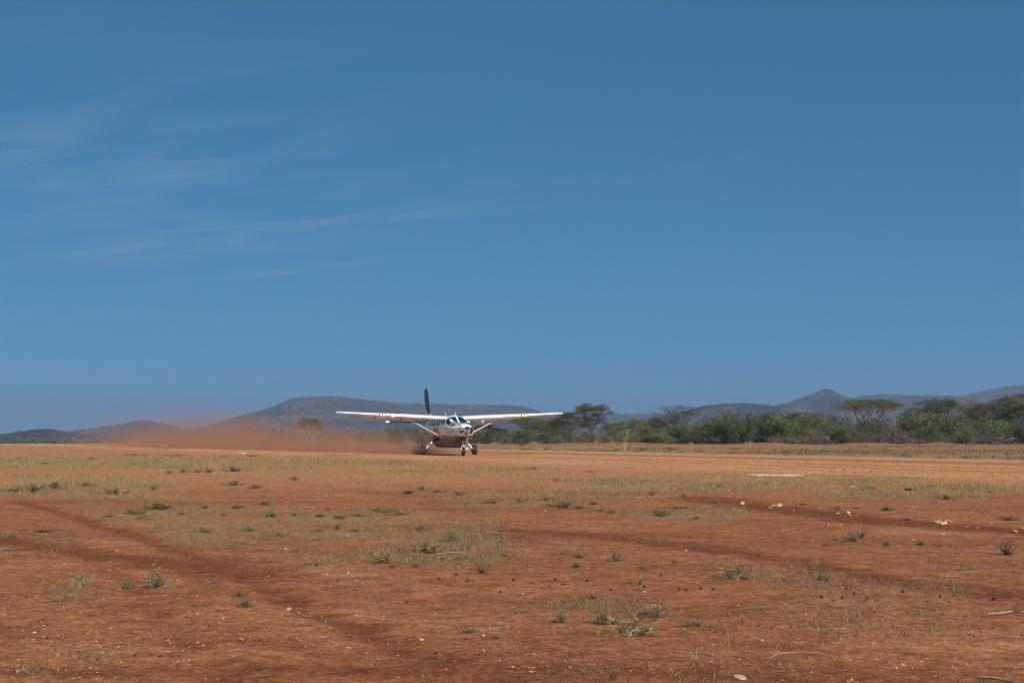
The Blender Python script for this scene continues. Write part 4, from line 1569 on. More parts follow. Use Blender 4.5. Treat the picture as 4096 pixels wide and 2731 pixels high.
# tail
def tail_piece(name, rows, mat, vert=True, c0=0, c1=1, parent=plane):
    """rows: (span, leading y, trailing y, offset, relative thickness)"""
    b = MB()
    nn = 10
    allv = []
    for sp, yl, yt_, off, t in rows:
        ch = yt_ - yl
        us = [c0 + (c1 - c0) * (1 - math.cos(math.pi * i / nn)) / 2 for i in range(nn + 1)]
        for lower in (False, True):
            for u in (us if not lower else reversed(us)):
                h = (foil(u, t, lower) - .035 * 4 * u * (1 - u) * .6) * ch
                allv.append((h, yl + u * ch, sp) if vert else (sp, yl + u * ch, off + h))
    n = 2 * (nn + 1)
    m = len(rows)
    fs = [(i * n + k, i * n + (k + 1) % n, (i + 1) * n + (k + 1) % n, (i + 1) * n + k) for i in range(m - 1) for k in range(n)]
    fs += [tuple(range(n)), tuple((m - 1) * n + k for k in reversed(range(n)))]
    b.add(allv, fs)
    return b.build(name, mat, parent, True)


def fin_paint():
    """charcoal above a rising swoosh, white below, with a thin white line"""
    m, n, l, p = mat_new('fin_paint')
    tcn = n.new('ShaderNodeTexCoord')
    sep = n.new('ShaderNodeSeparateXYZ')
    l.new(tcn.outputs['Object'], sep.inputs[0])
    yy = mnode(n, l, 'MAXIMUM', mnode(n, l, 'DIVIDE', mnode(n, l, 'SUBTRACT', sep.outputs[1], 4.9), 2.6), 0.0)
    cu = mnode(n, l, 'ADD', 2.80, mnode(n, l, 'MULTIPLY', mnode(n, l, 'POWER', yy, 1.8), .72))
    d = mnode(n, l, 'SUBTRACT', sep.outputs[2], cu)
    up = mnode(n, l, 'GREATER_THAN', d, 0.0)
    line = mnode(n, l, 'MULTIPLY', mnode(n, l, 'GREATER_THAN', d, -.11), mnode(n, l, 'LESS_THAN', d, -.075))
    dark = mnode(n, l, 'MAXIMUM', up, line)
    c = mixc(n, l, dark, (.74, .74, .74), (.045, .040, .042))
    l.new(c, p.inputs['Base Color'])
    p.inputs['Roughness'].default_value = .42
    return m


FINM = fin_paint()
FR = [(2.28, 3.9, 7.32, 0, .05), (2.50, 4.75, 7.34, 0, .06), (2.76, 5.45, 7.38, 0, .085), (3.06, 5.78, 7.43, 0, .10), (4.60, 6.60, 7.66, 0, .095), (4.67, 6.72, 7.66, 0, .05)]
tail_piece('fin', FR, FINM, True, 0, .62)
tail_piece('rudder', [(a_, b_, c_, d_, e_) for a_, b_, c_, d_, e_ in FR[1:]], FINM, True, .63, 1.0)
q = MB()
q.tube([(0, 7.02, 4.66), (0, 7.02, 4.71)], [.05, .05], 12)
q.lathe([(0, .04), (.05, .04), (.08, .03), (.09, .001)], (0, 7.02, 4.71), (0, 0, 1), 12)
q.build('beacon', BLACKM, plane, True)
for s in (-1, 1):
    q = MB()
    q.tube([(s * .05, 6.55, 3.62), (s * .30, 6.75, 3.62), (s * .34, 6.95, 3.62)], [.014, .012, .008], 6)
    q.build('fin_antenna', PAINT, plane)
    SR = [(s * .05, 6.20, 7.30, 2.27, .10), (s * 1.5, 6.28, 7.26, 2.28, .10), (s * 3.05, 6.42, 7.20, 2.29, .09), (s * 3.14, 6.55, 7.18, 2.29, .05)]
    tail_piece('tailplane', SR, DARKP, False, 0, .6)
    tail_piece('elevator', SR[:3], PAINT, False, .61, 1.0)
    q = MB()
    q.box(s * 3.0, 6.44, 2.295, .17, .05, .045, .02)
    q.build('tailplane_tip', PAINT, plane, True)
# aerials on the roof
for x, y, h, lean in ((-.42, -.9, .36, -.10), (.30, -.7, .36, -.02), (-.1, 2.6, .22, -.03), (-.02, -1.25, .09, 0), (.06, -1.22, .09, 0)):
    zt = fsec(y)[2] - .02 - (.06 if abs(x) > .2 else 0)
    q = MB()
    q.tube([(x, y, zt), (x + lean * .3, y + .05, zt + h * .25), (x + lean, y + .16 * h / .36, zt + h)], [.030 if h > .1 else .02, .018, .007], 6)
    q.build('roof_aerial', PAINT, plane)
q = MB()
q.box(-.12, -1.3, 2.655, .05, .06, .018, .01)
q.build('roof_antenna_base', PAINT, plane)
q = MB()
q.box(.16, -1.2, 2.66, .05, .05, .018, .01)
q.build('roof_antenna_base', PAINT, plane)


def skin_text(body, size, y_start, z0, mat, side=-1, shear=0.0):
    """lettering laid on the fuselage side"""
    cu = bpy.data.curves.new('lettering', 'FONT')
    cu.body = body
    cu.size = size
    cu.resolution_u = 2
    cu.shear = shear
    to = bpy.data.objects.new('lettering_curve', cu)
    COL.objects.link(to)
    bpy.context.view_layer.update()
    me = bpy.data.meshes.new_from_object(to.evaluated_get(bpy.context.evaluated_depsgraph_get()))
    bpy.data.objects.remove(to)
    me.name = 'lettering'
    for v_ in me.vertices:
        y = y_start + side * v_.co.x
        z = z0 + v_.co.y
        v_.co = fpt(y, fang(y, z, side), .008)
    me.materials.clear()
    me.materials.append(mat)
    return obj('lettering', me, None, plane)


skin_text('Safarilink', .44, 1.30, 1.60, LETTER, -1, .15)
skin_text('Safarilink', .44, -.75, 1.60, LETTER, 1, .15)
PALE = M('pale_script', (.60, .58, .62), .4, var=0)
skin_text('Caravan', .20, -2.12, 1.66, PALE, -1, .35)

# ------------------------------------------------------------------ runway markers, milkweed
SLAB = M('whitewashed_slab', (.52, .44, .37), .9, var=.4, scale=5, bump=.5)


def slab(px, py, w, dpt, rz, label, seed):
    x, y = gxy(px, py)
    rnd = random.Random(seed)
    b = MB()
    n = 26
    ring = []
    for k in range(n):
        a = 2 * math.pi * k / n
        cx_ = math.copysign(abs(math.cos(a)) ** .55, math.cos(a)) * w / 2 * rnd.uniform(.80, 1.05)
        cy_ = math.copysign(abs(math.sin(a)) ** .55, math.sin(a)) * dpt / 2 * rnd.uniform(.7, 1.08)
        ring.append((cx_, cy_))
    vs_ = [(px_, py_, -.06) for px_, py_ in ring] + [(px_, py_, .012 + .02 * rnd.random()) for px_, py_ in ring] + [(px_ * .96, py_ * .96, .022 + .03 * rnd.random()) for px_, py_ in ring]
    vs_.append((0, 0, .05))
    fs = [(l_ * n + k, l_ * n + (k + 1) % n, (l_ + 1) * n + (k + 1) % n, (l_ + 1) * n + k) for l_ in range(2) for k in range(n)]
    fs += [(2 * n + k, 2 * n + (k + 1) % n, 3 * n) for k in range(n)]
    b.add(vs_, fs)
    o = b.build('marker_slab', SLAB, None, False, (x, y, float(terr(x, y)) + .01))
    o.rotation_euler = (0, 0, rz)
    tag(o, label, 'marker', 'whitewashed airstrip edge markers')


slab(3100, 1903, 2.05, 1.3, rad(-12), 'cracked white painted marker slab in dry grass beside the airstrip', 1)
slab(272, 1781, 1.2, 1.6, rad(-28), 'small white marker slab at the dusty far end of the airstrip', 2)
slab(972, 1813, .5, .5, rad(-28), 'short white marker at the edge of the gravel behind the aircraft', 3)

STEM = M('milkweed_stem', (.36, .33, .12), .7, var=.25, scale=9)
FRUIT = M('milkweed_leaf', (.17, .27, .03), .6, var=.5, scale=8)
x, y = gxy(2494, 1808)
mw = obj('milkweed_plant', None, None, None, (x, y, float(terr(x, y)) - .02))
tag(mw, 'tall yellow-green milkweed with leafy tops and one bent bare stem', 'plant')
MWS = [[(0, 0, 0), (-.12, .05, .16), (-.55, .1, .45), (-.95, .1, .75), (-1.05, .05, 1.0), (-1.06, 0, 1.28)],
       [(-.75, .1, .60), (-.78, .1, .95)], [(-.45, .1, .38), (-.46, .0, .72)], [(.05, 0, .0), (.06, .0, .5), (.12, 0, .95), (.10, 0, 1.3), (.18, 0, 1.75)],
       [(.08, 0, .05), (.2, .1, .4), (.3, .1, .85), (.35, .05, 1.15), (.42, 0, 1.42)], [(.05, 0, .3), (.02, -.05, .8), (.03, 0, 1.25)], [(.12, 0, .9), (.24, 0, 1.2), (.27, 0, 1.5)],
       [(.2, .1, .4), (.34, .1, .55), (.40, .1, .62)]]
for pts in MWS:
    b = MB()
    b.tube([Vector(p) for p in pts], [.021 * (1 - .5 * i / (len(pts) - 1)) for i in range(len(pts))], 6)
    b.build('stem', STEM, mw, True)
rnd = random.Random(9)
LV = [(0, 0, 0), (.05, .045, .015), (.12, .055, .02), (.18, 0, .0), (.12, -.055, .02), (.05, -.045, .015)]
lme = new_mesh('leaf', LV + [(a_, b_, c_ - .006) for a_, b_, c_ in LV], [(0, 1, 2, 3, 4, 5), (11, 10, 9, 8, 7, 6)] + [(i, i + 6, (i + 1) % 6 + 6, (i + 1) % 6) for i in range(6)])
lme.materials.append(FRUIT)
for k in range(95):
    ax_, z_ = rnd.choice([(.14, 1.5), (.18, 1.7), (.28, 1.45), (.40, 1.35), (.02, 1.2), (.06, 1.45), (.12, 1.3), (.20, 1.6)])
    o = obj('leaf', lme, None, mw, (ax_ + rnd.gauss(0, .05), rnd.gauss(0, .06), z_ + rnd.gauss(0, .08)))
    o.rotation_euler = (rnd.uniform(-.8, .8), rnd.uniform(-1.1, .3), rnd.uniform(0, 6.28))
    s_ = rnd.uniform(.6, 1.3)
    o.scale = (s_, s_, s_)


# ------------------------------------------------------------------ foreground: stones, dung, plants, sticks
def stone_mesh(seed, flat=.6, block=0.0):
    import bmesh
    bm = bmesh.new()
    bmesh.ops.create_icosphere(bm, subdivisions=2, radius=.5)
    rnd = random.Random(seed)
    ofs = [Vector((rnd.gauss(0, 1), rnd.gauss(0, 1), rnd.gauss(0, 1))).normalized() for _ in range(9)]
    cut = [rnd.uniform(.27, .42) for _ in range(9)]
    for v_ in bm.verts:
        for o_, c_ in zip(ofs, cut):
            d = v_.co.dot(o_)
            if d > c_:
                v_.co -= o_ * (d - c_)
        v_.co *= 1 + rnd.uniform(-.04, .04)
        v_.co.z *= flat
    me = bpy.data.meshes.new('stone')
    bm.to_mesh(me)
    bm.free()
    return me


STM = {
    'pale': M('pale_stone', (.42, .28, .17), .9, var=.3, scale=3, bump=.4),
    'white': M('white_quartz', (.52, .42, .33), .8, var=.2, scale=3, bump=.3),
    'orange': M('ochre_stone', (.36, .19, .075), .9, var=.4, scale=3, bump=.4),
    'rust': M('rust_stone', (.22, .10, .045), .9, var=.5, scale=3, bump=.4),
    'red': M('red_stone', (.17, .065, .040), .95, var=.3, scale=3, bump=.4),
}
SME = {}
for kk in STM:
    for q in range(3):
        me = stone_mesh(sum(map(ord, kk)) % 7 + q * 13 + len(kk) * 3, .62 if q else .45)
        me.materials.append(STM[kk])
        SME[(kk, q)] = me
STL = {
    'pale': ('pale tan stone lying loose on the red soil', 'pale loose stones'),
    'white': ('small white quartz stone on the red soil', 'white quartz stones'),
    'orange': ('ochre yellow stone on the red soil', 'ochre stones'),
    'rust': ('rust brown stone on the red soil', 'rust brown stones'),
    'red': ('dark red stone half sunk in the soil', 'dark red stones'),
}
SR_ = random.Random(31)
FLAND = [(gxy(px, py), ph) for px, py, ph in [
    (1882, 2317, 'the blocky rust stone'), (2968, 2011, 'the tan boulder'), (3393, 2049, 'the white angular stone'), (2959, 2724, 'the broad pale flat stone'),
    (137, 2536, 'the chalky white stone'), (653, 2522, 'the flat rust stone'), (1789, 1870, 'the dark red block'), (3760, 2085, 'the little pile of ochre stones'),
    (2525, 2543, 'the largest straw clump'), (4030, 2213, 'the dark twiggy shrub'), (2943, 2307, 'the long grey-green clump'), (3100, 1903, 'the white marker slab'),
    (4060, 2450, 'the pale bleached branch'), (3210, 2626, 'the long thin stick'), (760, 2125, 'the short white stick'), (90, 2707, 'the small curved stick'),
    (1800, 2212, 'the thin pale stick'), (1060, 2350, 'the curved wheel track'), (400, 2105, 'the fork of the wheel tracks'), (480, 2300, 'the fainter wheel track'),
    (1450, 2530, 'the deep end of the wheel track'), (250, 1945, 'the thick grass patch'), (2494, 1808, 'the yellow-green milkweed'), (1797, 1822, 'the aircraft'),
    (272, 1781, 'the small far marker slab'), (972, 1813, 'the short white marker'), (2300, 1975, 'the dark soil streak'), (3600, 2320, 'the long dark soil band'),
    (1100, 1905, 'the bare red strip'), (3600, 1828, 'the far gravel edge'), (2300, 2330, 'the row of dung balls'), (3450, 2385, 'the dung ball cluster'),
    (650, 2370, 'the grey upright herb'), (1000, 2420, 'the straw beside the track'), (1720, 2180, 'the big grey-green mat'), (2270, 2030, 'the green forbs by the streak')]]


def near_what(x, y, own=None):
    best = sorted(((math.hypot(x - g[0], y - g[1]), ph) for g, ph in FLAND if ph != own))[0]
    sc_ = best[0] / max(1.0, y * .05)
    return ('beside ' if sc_ < .7 else ('near ' if sc_ < 2.2 else 'well away from ')) + best[1]


def size_word(w, a, b):
    return 'tiny ' if w < a else ('large ' if w > b else 'small ')


SW = {'pale': 'pale tan stone', 'white': 'white quartz stone', 'orange': 'ochre yellow stone', 'rust': 'rust brown stone', 'red': 'dark red stone'}
n_stone = 0


def stone(px, py, wpx, kind, label=None, hs=1.0):
    global n_stone
    x, y = gxy(px, py)
    z = strip_z(x, y)
    d = math.hypot(y, CAMH)
    w = wpx / F * d
    o = obj('stone', SME[(kind, SR_.randint(0, 2))], None, None, (x, y, z + w * .10 * hs))
    o.rotation_euler = (SR_.uniform(-.25, .25), SR_.uniform(-.25, .25), SR_.uniform(0, 6.28))
    o.scale = (w * SR_.uniform(1.05, 1.25), w * SR_.uniform(.75, 1.05), w * SR_.uniform(.7, 1.0) * hs)
    lab, grp = STL[kind]
    tag(o, label or size_word(w, .035, .09) + SW[kind] + ' ' + near_what(x, y), 'stone', None if label else grp)
    n_stone += 1


def c6(x, y):
    return x * .595, 1850 + y * .595


def c7(x, y):
    return 1400 + x * .595, 1850 + y * .595


def c8(x, y):
    return 2700 + x * .5935, 1850 + y * .5935


stone(*c7(810, 785), 40, 'rust', 'blocky rust and ochre stone standing among dark dung pellets', 1.3)
stone(*c8(452, 272), 32, 'pale', 'rounded tan boulder on the dark soil near the white marker slab', 1.1)
stone(*c8(1167, 335), 22, 'white', 'white angular stone on the dark red bare patch')
stone(*c8(437, 1472), 52, 'pale', 'broad pale flat stone half buried in red soil', .8)
stone(*c6(231, 1152), 20, 'white', 'chalky white stone alone on the bare soil by the wheel track')
stone(*c6(1097, 1130), 28, 'rust', 'flat rust coloured stone beside the curved wheel track', .7)
stone(*c7(653, 34), 13, 'red', 'dark red block at the edge of the gravel strip', 1.3)
stone(*c7(935, 34), 12, 'rust', 'brown block lying on the gravel strip edge', 1.3)
for p, w, kd in [(c8(1770, 400), 34, 'orange'), (c8(1810, 405), 40, 'pale'), (c8(1850, 392), 30, 'orange'), (c8(1835, 385), 22, 'pale'), (c8(1780, 385), 22, 'pale'),
                 (c8(660, 285), 20, 'orange'), (c8(700, 284), 28, 'pale'), (c8(640, 297), 20, 'orange')]:
    stone(*p, w, kd)
for lst, cf in (([(1237, 798, 26, 'red'), (1446, 808, 30, 'red'), (165, 745, 24, 'pale'), (43, 795, 20, 'orange'), (893, 1173, 24, 'white'), (482, 1212, 24, 'pale'),
                  (185, 1355, 22, 'pale'), (1070, 545, 17, 'rust'), (228, 522, 18, 'orange'), (731, 690, 16, 'pale'), (1718, 155, 11, 'white'), (1314, 322, 10, 'white'),
                  (1160, 865, 11, 'white'), (2260, 585, 12, 'white'), (12, 97, 16, 'orange'), (40, 97, 12, 'pale'), (728, 1220, 17, 'red'), (430, 1195, 16, 'rust'),
                  (1600, 695, 12, 'pale'), (1465, 770, 12, 'pale'), (1980, 860, 16, 'pale'), (957, 876, 10, 'orange'), (1085, 860, 9, 'orange'), (305, 1065, 10, 'pale'),
                  (183, 572, 10, 'orange'), (120, 527, 10, 'white'), (350, 1210, 9, 'rust'), (1530, 1300, 8, 'pale'), (1000, 1077, 14, 'white'), (575, 112, 9, 'orange'),
                  (205, 152, 8, 'pale'), (840, 178, 7, 'orange'), (965, 182, 9, 'white'), (1185, 128, 8, 'white')], c7),
                ([(507, 330, 20, 'rust'), (480, 335, 14, 'orange'), (1100, 337, 20, 'pale'), (930, 522, 20, 'orange'), (1605, 516, 22, 'orange'), (792, 556, 18, 'red'),
                  (1345, 642, 15, 'rust'), (1188, 1468, 24, 'orange'), (1535, 1360, 22, 'pale'), (75, 588, 12, 'white'), (1478, 465, 14, 'pale'), (1195, 160, 14, 'white'),
                  (583, 1205, 18, 'white'), (2037, 430, 18, 'pale'), (1810, 470, 16, 'pale'), (382, 212, 9, 'white'), (365, 224, 9, 'white'), (1608, 322, 14, 'pale'),
                  (1685, 345, 7, 'white'), (1998, 322, 9, 'white'), (1838, 322, 9, 'white'), (2015, 358, 8, 'white'), (1965, 425, 20, 'pale'), (2130, 400, 14, 'pale'),
                  (2290, 450, 22, 'orange'), (2340, 430, 16, 'pale'), (1028, 415, 26, 'orange'), (675, 430, 16, 'rust'), (566, 403, 16, 'orange'), (1350, 435, 14, 'pale'),
                  (1460, 405, 12, 'orange'), (1115, 408, 12, 'pale'), (725, 445, 12, 'pale'), (1180, 348, 12, 'white'), (800, 318, 12, 'pale'), (980, 300, 12, 'pale'),
                  (1095, 1195, 20, 'red'), (1210, 790, 12, 'orange'), (1215, 858, 14, 'orange'), (715, 632, 10, 'orange'), (1100, 627, 8, 'orange'), (2290, 862, 8, 'pale'),
                  (1970, 910, 8, 'pale'), (246, 1353, 10, 'white'), (310, 1390, 14, 'orange'), (775, 115, 6, 'white'), (955, 110, 7, 'white')], c8),
                ([(1338, 776, 17, 'red'), (733, 722, 18, 'orange'), (1031, 693, 14, 'pale'), (2101, 300, 13, 'pale'), (2197, 748, 17, 'white'), (1940, 989, 38, 'pale'),
                  (455, 754, 12, 'orange'), (2222, 835, 12, 'pale'), (1917, 582, 14, 'white'), (2022, 312, 9, 'white'), (785, 596, 10, 'white'), (1017, 972, 14, 'orange'),
                  (1325, 1034, 20, 'orange'), (885, 722, 10, 'orange'), (2010, 997, 11, 'pale'), (2340, 738, 14, 'white'), (1270, 1325, 13, 'pale'), (1230, 1333, 14, 'orange'),
                  (391, 1418, 10, 'white'), (570, 1060, 9, 'pale'), (65, 702, 10, 'orange'), (1628, 1130, 9, 'white'), (695, 1085, 8, 'white'), (2100, 1240, 7, 'white'),
                  (1605, 1278, 8, 'white'), (860, 1418, 9, 'orange'), (1485, 1200, 9, 'pale'), (40, 1420, 14, 'red'), (530, 1474, 18, 'orange'), (2335, 1272, 18, 'pale'),
                  (1380, 62, 14, 'orange'), (1075, 68, 14, 'orange'), (1085, 103, 8, 'orange'), (2215, 980, 12, 'orange'), (2140, 855, 9, 'orange'), (218, 372, 6, 'white')], c6)):
    for x, y, w, kd in lst:
        stone(*cf(x, y), w, kd)
while n_stone < 285:
    px = SR_.uniform(-60, 4150)
    py = 1860 + 870 * SR_.random() ** 1.5
    x, y = gxy(px, py)
    if rn(x, y) > RN0 - 2:
        continue
    stone(px, py, SR_.uniform(4, 8) * (.8 + .4 * (py - 1800) / 900), SR_.choice(['pale', 'pale', 'orange', 'orange', 'rust', 'red', 'red']))

# dung pellets
DUNG = M('dung', (.020, .014, .013), .8, var=.3, scale=4, bump=.5)
dme = []
for q in range(3):
    me = stone_mesh(90 + q, .9)
    me.polygons.foreach_set('use_smooth', [True] * len(me.polygons))
    me.materials.append(DUNG)
    dme.append(me)
for lst, cf in (([(28, 843), (75, 848), (173, 836), (260, 841), (985, 896), (1132, 899), (1206, 874), (1156, 839), (1291, 905), (1374, 786), (1535, 861), (1788, 892), (2150, 909)], c8),
                ([(1011, 856), (1100, 772), (1383, 771), (1597, 782), (1753, 845), (1948, 800), (1977, 824), (2090, 740), (602, 772), (717, 740)], c7)):
    for x, y in lst:
        gx, gy = gxy(*cf(x, y + 6))
        o = obj('dung_ball', dme[SR_.randint(0, 2)], None, None, (gx, gy, float(terr(gx, gy)) + .011))
        s_ = SR_.uniform(.030, .038)
        o.scale = (s_, s_, s_)
        o.rotation_euler = (SR_.uniform(0, 3), SR_.uniform(0, 3), SR_.uniform(0, 6))
        tag(o, 'round black dung ball ' + near_what(gx, gy, 'the row of dung balls'), 'dung', 'dung balls strewn across the soil')
for lst, cf in (([(275, 1143), (323, 1152), (235, 1126), (566, 1098), (656, 1112), (756, 1085), (798, 1085), (783, 1103), (1256, 1105), (1470, 1105), (2003, 1101), (2062, 1129), (2139, 1099),
                  (2014, 1167), (2337, 1152), (1283, 918), (1845, 925), (1703, 928), (1990, 1153), (312, 984), (391, 1000), (315, 1027), (356, 1026), (110, 1026)], c8),
                ([(567, 1018), (1075, 1026), (1257, 1043), (448, 994), (514, 1000), (321, 1092), (1403, 1118), (1748, 1210), (967, 1213), (592, 1328), (655, 1348), (1070, 1330),
                  (1745, 1413), (907, 1322), (316, 1187), (250, 1205), (61, 1115)], c6),
                ([(685, 308), (703, 312), (860, 315), (898, 315), (990, 319), (1043, 312), (407, 742), (1315, 805), (1340, 820), (870, 1322), (1755, 1460), (383, 935), (580, 1295)], c7)):
    for x, y in lst:
        gx, gy = gxy(*cf(x, y + 3))
        o = obj('dung_pellet', dme[SR_.randint(0, 2)], None, None, (gx, gy, float(terr(gx, gy)) + .004))
        s_ = SR_.uniform(.014, .021)
        o.scale = (s_ * 1.2, s_, s_ * .8)
        o.rotation_euler = (0, 0, SR_.uniform(0, 6))
        tag(o, 'tiny dark dung pellet ' + near_what(gx, gy), 'dung', 'small dung pellets on the soil')

# low plants: dry tufts and herbs, built of many thin stems
VEG = M_vcol('dry_plant', .9, translucent=.2, objrand=.15)
STRAWC = [(.43, .30, .14), (.37, .25, .11), (.48, .36, .19), (.30, .20, .095)]
GREYC = [(.27, .225, .12), (.21, .185, .10), (.31, .255, .145), (.18, .155, .085)]
GRNC = [(.11, .16, .06), (.14, .18, .08), (.09, .13, .055)]
TWIGC = [(.10, .075, .06), (.14, .11, .09), (.08, .06, .05)]


def ribbon(mb, pts, w, col, rnd):
    side = Vector((rnd.gauss(0, 1), rnd.gauss(0, 1), rnd.gauss(0, .4))).normalized()
    vs_ = []
    n = len(pts)
    for i, p in enumerate(pts):
        k = w * (1 - .75 * i / (n - 1))
        vs_ += [p - side * k * .5, p + side * k * .5]
    mb.add(vs_, [(2 * i, 2 * i + 1, 2 * i + 3, 2 * i + 2) for i in range(n - 1)], col)


def tuft(seed, kind):
    """unit plant: radius about 0.5, height about 0.5"""
    rnd = random.Random(seed)
    mb = MB()
    if kind in ('straw', 'mixed'):
        for k in range(95 if kind == 'straw' else 65):
            a, el = rnd.uniform(0, 6.28), rnd.uniform(.05, 1.0)
            r = rnd.uniform(.2, .56)
            p0 = Vector((rnd.gauss(0, .09), rnd.gauss(0, .09), 0))
            p2 = p0 + Vector((math.cos(a) * r * (1.1 - .6 * el), math.sin(a) * r * (1.1 - .6 * el), r * el * .75))
            p1 = (p0 + p2) / 2 + Vector((rnd.gauss(0, .05), rnd.gauss(0, .05), rnd.uniform(.02, .14)))
            ribbon(mb, bez(p0, p1, p2, 3), rnd.uniform(.010, .020), rnd.choice(STRAWC), rnd)
            if rnd.random() < .4:
                p3 = p1 + Vector((rnd.gauss(0, .12), rnd.gauss(0, .12), rnd.uniform(-.05, .12)))
                ribbon(mb, [p1, (p1 + p3) / 2, p3], .010, rnd.choice(STRAWC), rnd)
    if kind in ('grey', 'mixed'):
        for k in range(48 if kind == 'grey' else 28):
            a = rnd.uniform(0, 6.28)
            ro = rnd.uniform(.0, .42)
            p0 = Vector((math.cos(a) * ro * .5, math.sin(a) * ro * .5, 0))
            h = rnd.uniform(.2, .5) * (1.15 - ro)
            p2 = p0 + Vector((math.cos(a) * ro * .6 + rnd.gauss(0, .06), math.sin(a) * ro * .6 + rnd.gauss(0, .06), h))
            ribbon(mb, bez(p0, (p0 + p2) / 2 + Vector((rnd.gauss(0, .04), rnd.gauss(0, .04), .03)), p2, 2), .014, rnd.choice(GREYC + TWIGC), rnd)
            for q in range(9):
                t = rnd.uniform(.25, 1.05)
                c = p0 + (p2 - p0) * t
                e = c + Vector((rnd.gauss(0, .055), rnd.gauss(0, .055), rnd.uniform(0, .07)))
                ribbon(mb, [c, (c + e) / 2, e], rnd.uniform(.022, .045), rnd.choice(GREYC), rnd)
    if kind == 'green':
        for k in range(120):
            a, ro = rnd.uniform(0, 6.28), rnd.uniform(0, .5)
            p0 = Vector((math.cos(a) * ro * .4, math.sin(a) * ro * .4, rnd.uniform(0, .1)))
            p2 = Vector((math.cos(a) * ro, math.sin(a) * ro, rnd.uniform(.08, .42) * (1.1 - ro)))
            ribbon(mb, bez(p0, (p0 + p2) / 2 + Vector((0, 0, .08)), p2, 2), rnd.uniform(.04, .08), rnd.choice(GRNC), rnd)
    if kind == 'twig':
        for k in range(46):
            a = rnd.uniform(0, 6.28)
            ro = rnd.uniform(.1, .55)
            p0 = Vector((rnd.gauss(0, .03), rnd.gauss(0, .03), 0))
            p2 = Vector((math.cos(a) * ro, math.sin(a) * ro, rnd.uniform(.25, .62) * (1.15 - ro)))
            pts = bez(p0, (p0 + p2) / 2 + Vector((rnd.gauss(0, .05), rnd.gauss(0, .05), .05)), p2, 3)
            ribbon(mb, pts, .022, rnd.choice(TWIGC), rnd)
            for q in range(5):
                c = pts[rnd.randint(1, 3)]
                e = c + Vector((rnd.gauss(0, .09), rnd.gauss(0, .09), rnd.uniform(0, .14)))
                ribbon(mb, [c, (c + e) / 2, e], .012, rnd.choice(TWIGC + GREYC[:2]), rnd)
    if kind == 'sprawl':
        for k in range(34):
            a = rnd.choice((0.1, 3.2)) + rnd.gauss(0, .5)
            r = rnd.uniform(.2, .6)
            p0 = Vector((rnd.gauss(0, .06), rnd.gauss(0, .06), .01))
            p2 = Vector((math.cos(a) * r, math.sin(a) * r, rnd.uniform(.02, .25)))
            pts = bez(p0, (p0 + p2) / 2 + Vector((0, 0, rnd.uniform(.02, .12))), p2, 3)
            ribbon(mb, pts, .013, rnd.choice(STRAWC + TWIGC[:2] + GREYC), rnd)
            for q in range(4):
                c = pts[rnd.randint(1, 3)]
                e = c + Vector((rnd.gauss(0, .07), rnd.gauss(0, .07), rnd.uniform(0, .09)))
                ribbon(mb, [c, (c + e) / 2, e], .016, rnd.choice(GREYC + STRAWC[:1]), rnd)
    me = new_mesh('plant', mb.v, mb.f, False, mb.c)
    me.materials.append(VEG)
    return me


TK = {k: [tuft(sum(map(ord, k)) + 7 * q, k) for q in range(3)] for k in ('straw', 'mixed', 'grey', 'green', 'twig', 'sprawl')}
TL = {
    'straw': ('dry straw grass tuft on the red soil', 'dry straw tufts'),
    'mixed': ('low grey-green herb with dry straw at its base', 'grey-green herbs with straw'),
    'grey': ('small grey-green herb clump on the open ground', 'grey-green herb clumps'),
    'green': ('small fresh green forb on the open ground', 'fresh green forbs'),
    'twig': ('low dark twiggy shrublet on the open ground', 'dark twiggy shrublets'),
    'sprawl': ('sprawling thin dry herb lying low on the soil', 'sprawling dry herbs'),
}
TW = {'straw': 'dry straw tuft', 'mixed': 'grey-green herb with straw', 'grey': 'grey-green herb clump', 'green': 'fresh green forb', 'twig': 'dark twiggy shrublet', 'sprawl': 'sprawling dry herb'}
TN = {'straw': 'grass_tuft', 'mixed': 'low_herb', 'grey': 'low_herb', 'green': 'green_forb', 'twig': 'twiggy_shrub', 'sprawl': 'sprawling_herb'}


def low_plant(px, py, wpx, hpx, kind, label=None):
    x, y = gxy(px, py)
    k = math.hypot(y, CAMH) / F
    o = obj(TN[kind], SR_.choice(TK[kind]), None, None, (x, y, strip_z(x, y) - .004))
    w, h = wpx * k, hpx * k * (.78 if py < 2150 else .95)
    fw = SR_.uniform(1.3, 2.1) if py < 2200 and kind in ('grey', 'mixed', 'straw') else SR_.uniform(1.25, 1.55)
    o.scale = (w * fw, w * SR_.uniform(.7, 1.3), h * SR_.uniform(1.3, 1.9))
    o.rotation_euler = (0, 0, SR_.uniform(-.5, .5) + SR_.choice((0, 3.14)))
    lab, grp = TL[kind]
    tag(o, label or size_word(w, .35, .9) + TW[kind] + ' ' + near_what(x, y), 'plant', None if label else grp)


